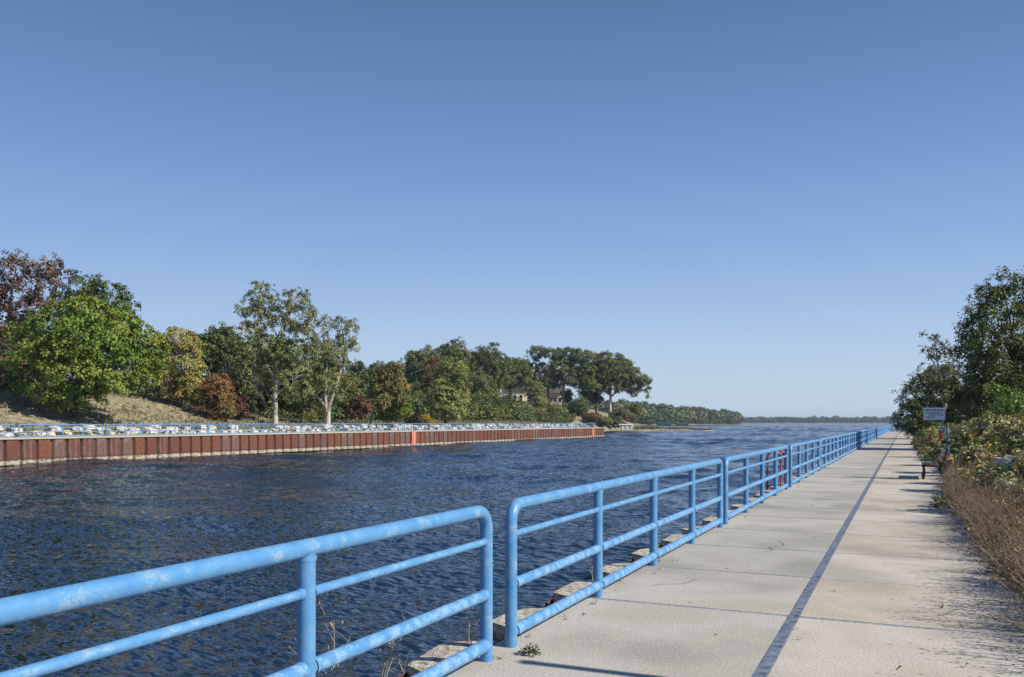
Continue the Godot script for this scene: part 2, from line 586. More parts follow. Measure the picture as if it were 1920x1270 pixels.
func ripple_tex() -> ImageTexture:
	# normals of small wind ripples, 20 m a tile
	var n := 900
	var nz := FastNoiseLite.new()
	nz.fractal_octaves = 1
	var layers := []
	for o in [[0.022, 0.30], [0.045, 0.26], [0.09, 0.17]]:
		nz.seed += 11
		nz.frequency = o[0]
		layers.append([nz.get_seamless_image(n, n), o[1] / o[0] * 0.46])
	var hs := PackedFloat32Array()
	hs.resize(n * n)
	for l in layers:
		var data: PackedByteArray = l[0].get_data()
		var k: float = l[1] / 255.0
		for i in n * n: hs[i] += data[i] * k
	var out := PackedByteArray()
	out.resize(n * n * 3)
	for j in n:
		var j0 := ((j + n - 2) % n) * n
		var j1 := ((j + 2) % n) * n
		for i in n:
			var sx := (hs[j * n + (i + 2) % n] - hs[j * n + (i + n - 2) % n]) * 0.25
			var sy := (hs[j1 + i] - hs[j0 + i]) * 0.25
			var w := 127.5 / sqrt(1.0 + sx * sx + sy * sy)
			var k := (j * n + i) * 3
			out[k] = int(127.5 - sx * w)
			out[k + 1] = int(127.5 - sy * w)
			out[k + 2] = int(127.5 + w)
	return ImageTexture.create_from_image(Image.create_from_data(n, n, false, Image.FORMAT_RGB8, out))

# ------------------------------------------------------------------ terrain
var hills := FastNoiseLite.new()

func shore_x(f: float) -> float:
	# x of the far bank's water edge at a distance along the channel
	if f < 192.0: return FAR_X
	if f < 300.0: return lerpf(-72.0, -100.0, smooth(192.0, 300.0, f))
	if f < 318.0: return -100.0
	if f < 336.0: return lerpf(-100.0, -70.0, smooth(316.0, 330.0, f))
	if f < 348.0: return lerpf(-70.0, -104.0, smooth(336.0, 348.0, f))
	return -104.0 - (f - 348.0) * 0.5

func far_ground(x: float, f: float) -> float:
	var d := shore_x(f) - x
	if f < 190.0 and x > FAR_X - 7.0 and d < 3.2: return FAR_Y - 0.05
	if f > 191.5 and d < 0.0: return WATER_Y - 0.6 + 0.5 * maxf(d, -2.0)
	var bump := hills.get_noise_2d(x, f)
	var wall := FAR_Y - 0.05 + 0.75 * smooth(3.0, 7.5, d) + 0.25 * smooth(8.0, 16.0, d)
	var dune := lerpf(3.7, 0.5, smooth(80.0, 104.0, f)) * smooth(7.0, 26.0, d) + lerpf(0.6, 0.3, smooth(70.0, 96.0, f)) * bump * smooth(5.0, 12.0, d)
	var hill := 4.5 * smooth(45.0, 130.0, d) * smooth(90.0, 190.0, f)
	var a := wall + dune + hill
	var beach := WATER_Y - 0.6 + 0.13 * minf(d, 16.0) + 0.15 * bump
	if f > 312.0 and f < 348.0: beach = WATER_Y - 0.6 + minf(0.2 * d, 1.35) + 0.25 * bump
	var bluff := 4.6 * smooth(4.0, 34.0, -99.0 - x) + 3.4 * smooth(0.0, 7.0, -99.0 - x)
	var b := beach + bluff + 0.4 * bump
	return lerpf(a, b, smooth(190.0, 235.0, f)) if f > 190.0 else a

func right_ground(x: float, f: float) -> float:
	return -0.03 + 0.75 * smooth(1.2, 3.4, x) + 1.5 * smooth(2.8, 9.0, x) + 0.10 * hills.get_noise_2d(x * 8.0, f * 8.0) * smooth(1.1, 2.0, x)

func sheet(called: String, x0: float, x1: float, f0: float, f1: float, step: float, fn: Callable, m: Material) -> void:
	var b := MB.new()
	var nx := int(absf(x1 - x0) / step) + 1
	var nf := int((f1 - f0) / step) + 1
	var hs := PackedFloat32Array()
	for j in nf:
		for i in nx: hs.append(fn.call(x0 + (x1 - x0) * i / (nx - 1), f0 + (f1 - f0) * j / (nf - 1)))
	var dx := (x1 - x0) / (nx - 1)
	var df := (f1 - f0) / (nf - 1)
	for j in nf:
		for i in nx:
			var sx := (hs[j * nx + mini(i + 1, nx - 1)] - hs[j * nx + maxi(i - 1, 0)]) / (dx * (mini(i + 1, nx - 1) - maxi(i - 1, 0)))
			var sf := (hs[mini(j + 1, nf - 1) * nx + i] - hs[maxi(j - 1, 0) * nx + i]) / (df * (mini(j + 1, nf - 1) - maxi(j - 1, 0)))
			b.vert(Vector3(x0 + dx * i, hs[j * nx + i], -(f0 + df * j)), Vector3(-sx, 1, sf).normalized())
	for j in nf - 1:
		for i in nx - 1:
			var a := j * nx + i
			if dx > 0.0: b.idx.append_array([a, a + nx, a + nx + 1, a, a + nx + 1, a + 1])
			else: b.idx.append_array([a, a + nx + 1, a + nx, a, a + 1, a + nx + 1])
	tag(single(called, b.mesh(), m), "", "", "", "structure")

func build_terrain() -> void:
	hills.seed = 17
	hills.frequency = 0.05
	hills.fractal_octaves = 3
	sheet("ground", -64.55, -360.0, -60.0, 420.0, 2.6, far_ground, mats["bank"])
	sheet("bank_ground", 1.06, 60.0, -20.0, 260.0, 0.9, right_ground, mats["soil"])
	# pale sand: the beach of the point, the low spit beyond, the bare slope by the rust-orange shrub
	for s in [["beach", [[-104, 311, 1.6], [-99, 315, 2.0], [-92, 322, 2.0], [-82, 326, 1.6], [-75, 329, 1.2], [-67, 331, 0.4]], -1.75, 0.35], ["sand_spit", [[-150, 462, 9.0], [-110, 462, 7.0], [-94, 463, 5.0], [-76, 468, 3.0], [-66, 471, 1.4], [-60, 473, 0.4]], -1.92, 0.36]]:
		var b := MB.new()
		var pts: Array = s[1]
		for i in pts.size():
			for k in 5:
				var w := (k - 2) / 2.0
				b.vert(Vector3(pts[i][0], s[2] + s[3] * (1.0 - w * w) - 0.12, -(pts[i][1] + w * pts[i][2])), Vector3(0, 1, 0.1 * w).normalized())
		for i in pts.size() - 1:
			for k in 4:
				var a := i * 5 + k
				b.idx.append_array([a, a + 1, a + 6, a, a + 6, a + 5])
		tag(single(s[0], b.mesh(), mats["sand"]), "", "", "", "structure")
	# headland and far shore
	var hd := MB.new()
	land_ridge(hd, [[-420, 900, 9.0], [-330, 905, 9.0], [-268, 935, 8.0], [-250, 1060, 7.0], [-238, 1190, 6.0], [-228, 1300, 3.0], [-222, 1345, -2.0]], 140.0)
	tag(single("headland", hd.mesh(), mats["bank"]), "", "", "", "structure")
	var fsr := MB.new()
	land_ridge(fsr, [[-900, 2500, 4.0], [-435, 2580, 3.0], [-200, 2700, 4.0], [0, 2820, 4.0], [200, 2900, 5.0], [600, 3000, 5.0], [1400, 3050, 5.0]], 220.0)
	tag(single("far_shore", fsr.mesh(), mats["bank"]), "", "", "", "structure")

func land_ridge(b: MB, pts: Array, depth: float) -> void:
	for i in pts.size():
		var p := Vector3(pts[i][0], 0, -pts[i][1])
		var q0: Array = pts[maxi(i - 1, 0)]
		var q1: Array = pts[mini(i + 1, pts.size() - 1)]
		var t := (Vector3(q1[0], 0, -q1[1]) - Vector3(q0[0], 0, -q0[1])).normalized()
		var inland := Vector3(t.z, 0, -t.x)
		for k in 5:
			var w: float = [0.0, 0.03, 0.15, 0.5, 1.0][k]
			var h: float = [-2.2, -1.2, 0.35 * pts[i][2], pts[i][2], pts[i][2]][k]
			b.vert(p + inland * depth * w + Vector3.UP * h, (Vector3.UP - inland * 0.15).normalized())
	for i in pts.size() - 1:
		for k in 4:
			var a := i * 5 + k
			b.idx.append_array([a, a + 1, a + 6, a, a + 6, a + 5])

# ------------------------------------------------------------------ walkway
func build_walkway() -> void:
	var w := base("walkway", Vector3.ZERO)
	tag(w, "", "", "", "structure")
	var pitch := 1.955
	var left := MB.new()
	left.box(Vector3(0, -0.075, 0), Vector3(1.868, 0.15, pitch - 0.05), 0.003)
	var right := MB.new()
	right.box(Vector3(0, -0.075, 0), Vector3(1.868, 0.15, pitch - 0.05), 0.003)
	var lm := left.mesh()
	var rm := right.mesh()
	var r := RandomNumberGenerator.new()
	r.seed = 5
	var f := 7.59 - pitch * 8.0
	var edges := []
	while f < 166.0:
		edges.append(f)
		var long := absf(f - 3.68) < 0.1
		var mid := -(f + pitch * (1.0 if long else 0.5))
		for side in 2:
			var o := part("slab", lm if side == 0 else rm, mats["concrete_%d" % ((r.randi() % 2) * 2 if side == 0 else 1 + (r.randi() % 2) * 2)], w, Vector3(-1.839 if side == 0 else 0.121, r.randf_range(-0.0015, 0.0015), mid))
			o.rotation.z = r.randf_range(-0.0008, 0.0008)
			if long: o.scale.z = 2.0 * pitch / (pitch - 0.05) - 0.05 / (pitch - 0.05)
		f += pitch * (2.0 if long else 1.0)
	var seal := MB.new()
	seal.box(Vector3(-0.859, -0.0225, -75), Vector3(0.091, 0.05, 182), 0.003)
	part("joint_seal", seal.mesh(), mats["seal"], w)
	for e in edges:
		if e > 70.0: continue
		var t := MB.new()
		t.box(Vector3(-1.839, -0.034, -e), Vector3(1.86, 0.06, 0.048), 0.0)
		t.box(Vector3(0.121, -0.034, -e), Vector3(1.86, 0.06, 0.048), 0.0)
		part("cross_joint", t.mesh(), mats["thin_seal"], w)
	for q in [[Vector2(-1.62, 11.2), Vector2(-1.52, 12.3), 5], [Vector2(0.25, 8.1), Vector2(0.62, 8.9), 4], [Vector2(-2.3, 8.4), Vector2(-1.95, 8.9), 4]]:
		var cr := MB.new()
		var p: Vector2 = q[0]
		for k in q[2]:
			var e: Vector2 = q[0].lerp(q[1], (k + 1.0) / q[2]) + Vector2(r.randfn(), r.randfn()) * 0.05
			var s := (e - p).orthogonal().normalized() * 0.0035
			cr.poly([Vector3(p.x - s.x, 0.004, -p.y + s.y), Vector3(p.x + s.x, 0.004, -p.y - s.y), Vector3(e.x + s.x, 0.004, -e.y - s.y), Vector3(e.x - s.x, 0.004, -e.y + s.y)], Vector3(p.x, -5, -p.y))
			p = e
		part("crack", cr.mesh(), mats["crack"], w)
	var bed := MB.new()
	bed.box(Vector3(-0.85, -0.30, -75), Vector3(3.8, 0.28, 183), 0.0)
	part("footing", bed.mesh(), mats["old_concrete"], w)
	# walkway on the far bank
	var fw := MB.new()
	fw.box(Vector3(FAR_X - 1.7, FAR_Y - 0.10, -85.5), Vector3(3.0, 0.2, 211.0), 0.02)
	tag(single("far_walkway", fw.mesh(), mats["concrete_1"]), "", "", "", "structure")

# ------------------------------------------------------------------ sheet pile walls
func pile_mesh(top: float) -> ArrayMesh:
	# one pile, a pitch long in z, bulging towards +x
	var prof := [[0.0, -0.24], [0.06, -0.24], [0.17, 0.0], [1.20, 0.0], [1.31, -0.24], [PITCH, -0.24]]
	var total := 0.0
	var at := [0.0]
	for i in range(1, prof.size()):
		total += Vector2(prof[i][0], prof[i][1]).distance_to(Vector2(prof[i - 1][0], prof[i - 1][1]))
		at.append(total)
	var m := MB.new()
	var bottom := top - 2.9
	for i in prof.size() - 1:
		var a := Vector3(prof[i][1], top, -prof[i][0])
		var b := Vector3(prof[i + 1][1], top, -prof[i + 1][0])
		var a2 := Vector3(a.x, bottom, a.z)
		var b2 := Vector3(b.x, bottom, b.z)
		var nn := (b - a).cross(Vector3.UP).normalized()
		if nn.x < 0.0: nn = -nn
		var f := m.v.size()
		m.vert(a, nn, Vector2(at[i] / total, 0)); m.vert(b, nn, Vector2(at[i + 1] / total, 0)); m.vert(b2, nn, Vector2(at[i + 1] / total, 1)); m.vert(a2, nn, Vector2(at[i] / total, 1))
		m.idx.append_array([f, f + 1, f + 2, f, f + 2, f + 3])
	return m.mesh()

func build_seawalls() -> void:
	var r := RandomNumberGenerator.new()
	r.seed = 31
	# far wall
	var wall := base("seawall", Vector3(FAR_X, 0, 0))
	tag(wall, "long rust-red sheet pile seawall across the channel", "seawall")
	var pm := pile_mesh(FAR_Y - 0.12)
	var f := 18.0
	var count := 0
	while f < 190.5:
		part("sheet_pile", pm, mats["rust_%d" % (r.randi() % 5)], wall, Vector3(0, r.randf_range(-0.012, 0.012), -f))
		f += PITCH
		count += 1
	var cap := MB.new()
	cap.box(Vector3(-0.16, FAR_Y - 0.055, -(18.0 + f) * 0.5), Vector3(0.52, 0.15, f - 18.0), 0.02)
	part("cap_beam", cap.mesh(), mats["old_concrete"], wall)
	var back := MB.new()
	back.box(Vector3(-0.9, -0.95, -(18.0 + f) * 0.5), Vector3(0.9, 2.4, f - 18.0), 0.0)
	part("fill", back.mesh(), mats["old_concrete"], wall)
	# end return of the far wall, running back into the land
	for k in 6:
		var e := part("sheet_pile", pm, mats["rust_%d" % (k % 5)], wall, Vector3(-0.2 - PITCH * k, 0, -f - 0.02))
		e.rotation.y = PI / 2
	# near wall: the same piles facing the channel, their outer pans filled with concrete level with the deck
	var near := base("seawall", Vector3(-2.83, 0, 0))
	tag(near, "near sheet pile seawall with concrete-filled pans under the railing", "seawall")
	var nm := pile_mesh(-0.10)
	var blocks := []
	for k in 4:
		var b := MB.new()
		var j := func(s: float) -> float: return r.randf_range(-s, s)
		var pts := [Vector3(0.0, 0, -0.20), Vector3(-0.34 + j.call(0.03), 0, -0.37 + j.call(0.03)), Vector3(-0.35 + j.call(0.02), 0, -0.68), Vector3(-0.34 + j.call(0.03), 0, -1.0 + j.call(0.03)), Vector3(0.0, 0, -1.17)]
		var ys := []
		for i in 5: ys.append(-0.04 + j.call(0.018))
		var mid := Vector3(-0.15, -0.3, -0.68)
		var topc := Vector3(-0.16, -0.03, -0.68)
		for i in 5:
			var n2 := (i + 1) % 5
			var a: Vector3 = pts[i] + Vector3.UP * ys[i]
			var c: Vector3 = pts[n2] + Vector3.UP * ys[n2]
			b.poly([a, c, topc], mid)
			b.poly([a, c, Vector3(c.x, -0.7, c.z), Vector3(a.x, -0.7, a.z)], mid)
		blocks.append(b.mesh())
	f = -4.0 + 0.52
	while f < 164.0:
		var p := part("sheet_pile", nm, mats["rust_%d" % (r.randi() % 5)], near, Vector3(0.0, 0, -f - PITCH))
		p.rotation.y = PI
		p.position.x = -0.34
		part("cap_block", blocks[r.randi() % 4], mats["old_concrete"], near, Vector3(-0.01, 0, -f))
		f += PITCH

# ------------------------------------------------------------------ railings
var rail_parts := []

func rail_meshes() -> void:
	var r := 0.0445
	var top := 1.04
	var bend := 0.13
	var frame := MB.new()
	var path := [Vector3(0, -0.03, -r), Vector3(0, 0.5, -r), Vector3(0, top - bend, -r)]
	for k in range(1, 7):
		var a := k / 6.0 * PI / 2
		path.append(Vector3(0, top - bend + bend * sin(a), -r - bend * (1.0 - cos(a))))
	for k in range(1, 12): path.append(Vector3(0, top, -r - bend - (SECTION - 2 * r - 2 * bend) * k / 12.0))
	for k in range(0, 7):
		var a := k / 6.0 * PI / 2
		path.append(Vector3(0, top - bend + bend * cos(a), -(SECTION - r - bend) - bend * sin(a)))
	path.append(Vector3(0, 0.5, -(SECTION - r)))
	path.append(Vector3(0, -0.03, -(SECTION - r)))
	var rad := []
	for p in path: rad.append(r)
	frame.tube(path, rad, 20)
	var post := MB.new()
	post.tube([Vector3(0, -0.03, 0), Vector3(0, 0.5, 0), Vector3(0, top - 0.02, 0)], [r, r, r], 20, false)
	# weld collar under the top rail
	post.tube([Vector3(0, top - r - 0.018, 0), Vector3(0, top - r + 0.012, 0)], [r + 0.002, r + 0.009], 20, false)
	var rails := []
	for q in [[0.822, 0.0245], [0.455, 0.0385], [0.105, 0.0445]]:
		var b := MB.new()
		var pts := []
		var rr := []
		for k in 9:
			pts.append(Vector3(0, q[0], -r - (SECTION - 2 * r) * k / 8.0))
			rr.append(q[1])
		b.tube(pts, rr, 18, false)
		# weld beads at each post
		for k in 5:
			var z := -(r + (SECTION - 2 * r) * k / 4.0)
			for s in [-1.0, 1.0]:
				var zz: float = z + s * (r + 0.006)
				if zz > -r or zz < -(SECTION - r): continue
				b.tube([Vector3(0, q[0], zz - s * 0.012), Vector3(0, q[0], zz + s * 0.012)], [q[1] + 0.008, q[1] + 0.001], 18, false)
		rails.append(b.mesh())
	rail_parts = [frame.mesh(), post.mesh(), rails[0], rails[1], rails[2]]

func railing(at: Vector3, label: String, group: String, turn := 0.0) -> Node3D:
	var s := base("railing_section", at, turn)
	tag(s, label, "railing", group)
	part("frame_pipe", rail_parts[0], mats["paint_top"], s)
	for k in 3: part("post", rail_parts[1], mats["paint_post"], s, Vector3(0, 0, -(0.0445 + (SECTION - 0.089) * (k + 1) / 4.0)))
	part("upper_rail", rail_parts[2], mats["paint_top"], s)
	part("middle_rail", rail_parts[3], mats["paint_mid"], s)
	part("bottom_rail", rail_parts[4], mats["paint_mid"], s)
	return s

const ORDINAL := ["first", "second", "third", "fourth", "fifth", "sixth", "seventh", "eighth", "ninth", "tenth", "eleventh", "twelfth", "thirteenth", "fourteenth", "fifteenth", "sixteenth", "seventeenth", "eighteenth", "nineteenth", "twentieth", "twenty-first", "twenty-second"]

func build_railings() -> void:
	rail_meshes()
	var g := "blue railing sections along the walkway"
	railing(Vector3(RAIL_X, 0, 2.58), "nearest blue pipe railing section, cut off by the photo's left edge", g)
	railing(Vector3(RAIL_X, 0, -5.66), "second blue pipe railing section, beside the weed tuft at the gap", g)
	railing(Vector3(RAIL_X, 0, -13.92), "third blue pipe railing section, with the red ladder hoops behind it", g)
	var k := 3
	var f := 22.54
	while f < 158.0:
		railing(Vector3(RAIL_X, 0, -f), "%s blue pipe railing section along the walkway counted from the camera" % ORDINAL[k], g)
		f += STEP
		k += 1
	railing(Vector3(-2.2, 0, -f - 0.4), "blue pipe railing section turned across the far end of the walkway", g, -PI / 2)
	g = "blue railing sections on the far bank"
	f = 45.52 - STEP
	k = 0
	while f < 185.0:
		if f + SECTION < 190.5:
			railing(Vector3(FAR_X - 0.5, FAR_Y, -f), "%s blue railing section on the far bank from the photo's left edge" % ORDINAL[k], g)
		f += STEP
		k += 1

# ------------------------------------------------------------------ ladders
func hoop(x0: float, x1: float, top: float, bottom: float) -> MB:
	var b := MB.new()
	var r := (x1 - x0) * 0.5
	var path := [Vector3(x0, bottom, 0), Vector3(x0, top - r, 0)]
	for k in range(1, 12):
		var a := PI - PI * k / 12.0
		path.append(Vector3((x0 + x1) * 0.5 + r * cos(a), top - r + r * sin(a), 0))
	path.append(Vector3(x1, top - r, 0))
	path.append(Vector3(x1, bottom, 0))
	var rad := []
	for p in path: rad.append(0.026)
	b.tube(path, rad, 12)
	return b

func build_ladders() -> void:
	var l := base("safety_ladder", Vector3(-3.3, 0, -23.15))
	tag(l, "red arched safety ladder on the water side of the third railing section", "ladder")
	for k in 2:
		var z := -0.85 * k
		part("hand_hoop", hoop(-0.10, 0.36, 0.90, -0.12).mesh(), mats["red_paint"], l, Vector3(0, 0, z))
		var b := MB.new()
		b.tube([Vector3(-0.10, -0.12, z), Vector3(-0.10, -2.4, z)], [0.026, 0.026], 10)
		part("side_rail", b.mesh(), mats["red_paint"], l)
		var w := MB.new()
		for y in [0.12, 0.42]: w.tube([Vector3(-0.10, y, z), Vector3(-0.10, y + 0.1, z)], [0.028, 0.028], 12)
		part("white_band", w.mesh(), mats["white_band"], l)
	for k in 8:
		var b := MB.new()
		b.tube([Vector3(-0.10, -0.25 - 0.28 * k, 0), Vector3(-0.10, -0.25 - 0.28 * k, -0.85)], [0.016, 0.016], 8)
		part("rung", b.mesh(), mats["red_paint"], l)
	for q in [[105.2, "far salmon-orange ladder panel below the blackish cone-shaped shrub"], [182.6, "far salmon-orange ladder panel near the seawall's end"]]:
		var p := base("safety_ladder", Vector3(FAR_X + 0.03, 0, -q[0]))
		tag(p, q[1], "ladder", "orange ladder panels on the far seawall")
		var b := MB.new()
		b.box(Vector3(0.03, -0.68, 0), Vector3(0.06, 1.92, 1.0), 0.01)
		part("panel", b.mesh(), mats["salmon_paint"], p)
		for s in [-0.3, 0.3]:
			var t := MB.new()
			t.tube([Vector3(0.16, FAR_Y + 0.1, s), Vector3(0.16, -2.2, s)], [0.03, 0.03], 8)
			part("side_rail", t.mesh(), mats["salmon_paint"], p)
			part("hand_hoop", hoop(-0.28, 0.16, FAR_Y + 0.95, FAR_Y - 0.02).mesh(), mats["dark_red"], p, Vector3(0, 0, s))
		for k in 7:
			var t := MB.new()
			t.tube([Vector3(0.16, 0.15 - 0.3 * k, -0.3), Vector3(0.16, 0.15 - 0.3 * k, 0.3)], [0.016, 0.016], 8)
			part("rung", t.mesh(), mats["salmon_paint"], p)

# ------------------------------------------------------------------ boulders
func boulder_mesh(seed_: int, flat: float) -> ArrayMesh:
	var nz := FastNoiseLite.new()
	nz.seed = seed_
	nz.frequency = 0.8
	var m := MB.new()
	var n := 4
	for ax in 3:
		for s in [-1.0, 1.0]:
			for i in n:
				for j in n:
					var q := []
					for k in [[0, 0], [0, 1], [1, 1], [1, 0]]:
						var p := Vector3.ZERO
						p[ax] = s
						p[(ax + 1) % 3] = -1.0 + 2.0 * (i + k[0]) / n
						p[(ax + 2) % 3] = -1.0 + 2.0 * (j + k[1]) / n
						p = p.lerp(p.normalized() * 1.15, 0.62)
						p *= 1.0 + 0.42 * nz.get_noise_3dv(p * 1.1) + 0.16 * nz.get_noise_3dv(p * 3.3)
						p.y *= flat
						q.append(p)
					m.poly([q[0], q[1], q[2]], Vector3.ZERO)
					m.poly([q[0], q[2], q[3]], Vector3.ZERO)
	return m.mesh()

func build_boulders() -> void:
	var r := RandomNumberGenerator.new()
	r.seed = 77
	var shapes := []
	for k in 7: shapes.append(boulder_mesh(200 + k, r.randf_range(0.6, 0.8)))
	var f := 38.0
	while f < 186.0:
		var s := r.randf_range(0.2, 0.5)
		for row in 2:
			if r.randf() < (0.12 if row == 0 else 0.28): continue
			var x := FAR_X - 3.6 - row * 1.1 - r.randf() * 0.5
			var sc := s * r.randf_range(0.8, 1.15)
			var ff := f + r.randf_range(-0.3, 0.3)
			var o := single("boulder", shapes[r.randi() % 7], mats["limestone"], Vector3(x, far_ground(x, ff) + sc * (0.3 + 0.5 * row), -ff))
			o.basis = Basis(Vector3.UP, r.randf() * TAU).scaled(Vector3(sc, sc * 0.9, sc))
			tag(o, "white limestone boulder behind the %s far railing section from the left" % ORDINAL[clampi(int((ff - 37.24) / STEP), 0, 21)], "boulder", "white boulders behind the far railing")
		f += s * 1.9 + r.randf_range(0.0, 0.5)
	# a few on the bank to the right
	var spots := [[1.85, 24.5, 0.42, "pale boulder behind the bench back"], [2.35, 21.5, 0.45, "large pale boulder among the vines right of the bench"], [2.05, 19.0, 0.30, "pale boulder between brown weeds and yellow-green leaves"], [2.6, 24.2, 0.36, "pale slab of rock high on the leafy bank"], [1.9, 16.6, 0.26, "small pale rock half hidden in brown weeds"], [2.3, 28.5, 0.40, "white rock just right of the blue post"]]
	for q in spots:
		var o := single("boulder", shapes[r.randi() % 7], mats["fieldstone"], Vector3(q[0], right_ground(q[0], q[1]) + q[2] * 0.55, -q[1]))
		o.basis = Basis(Vector3.UP, r.randf() * TAU).scaled(Vector3(q[2], q[2] * 0.8, q[2]))
		tag(o, q[3], "boulder", "rocks on the leafy bank")
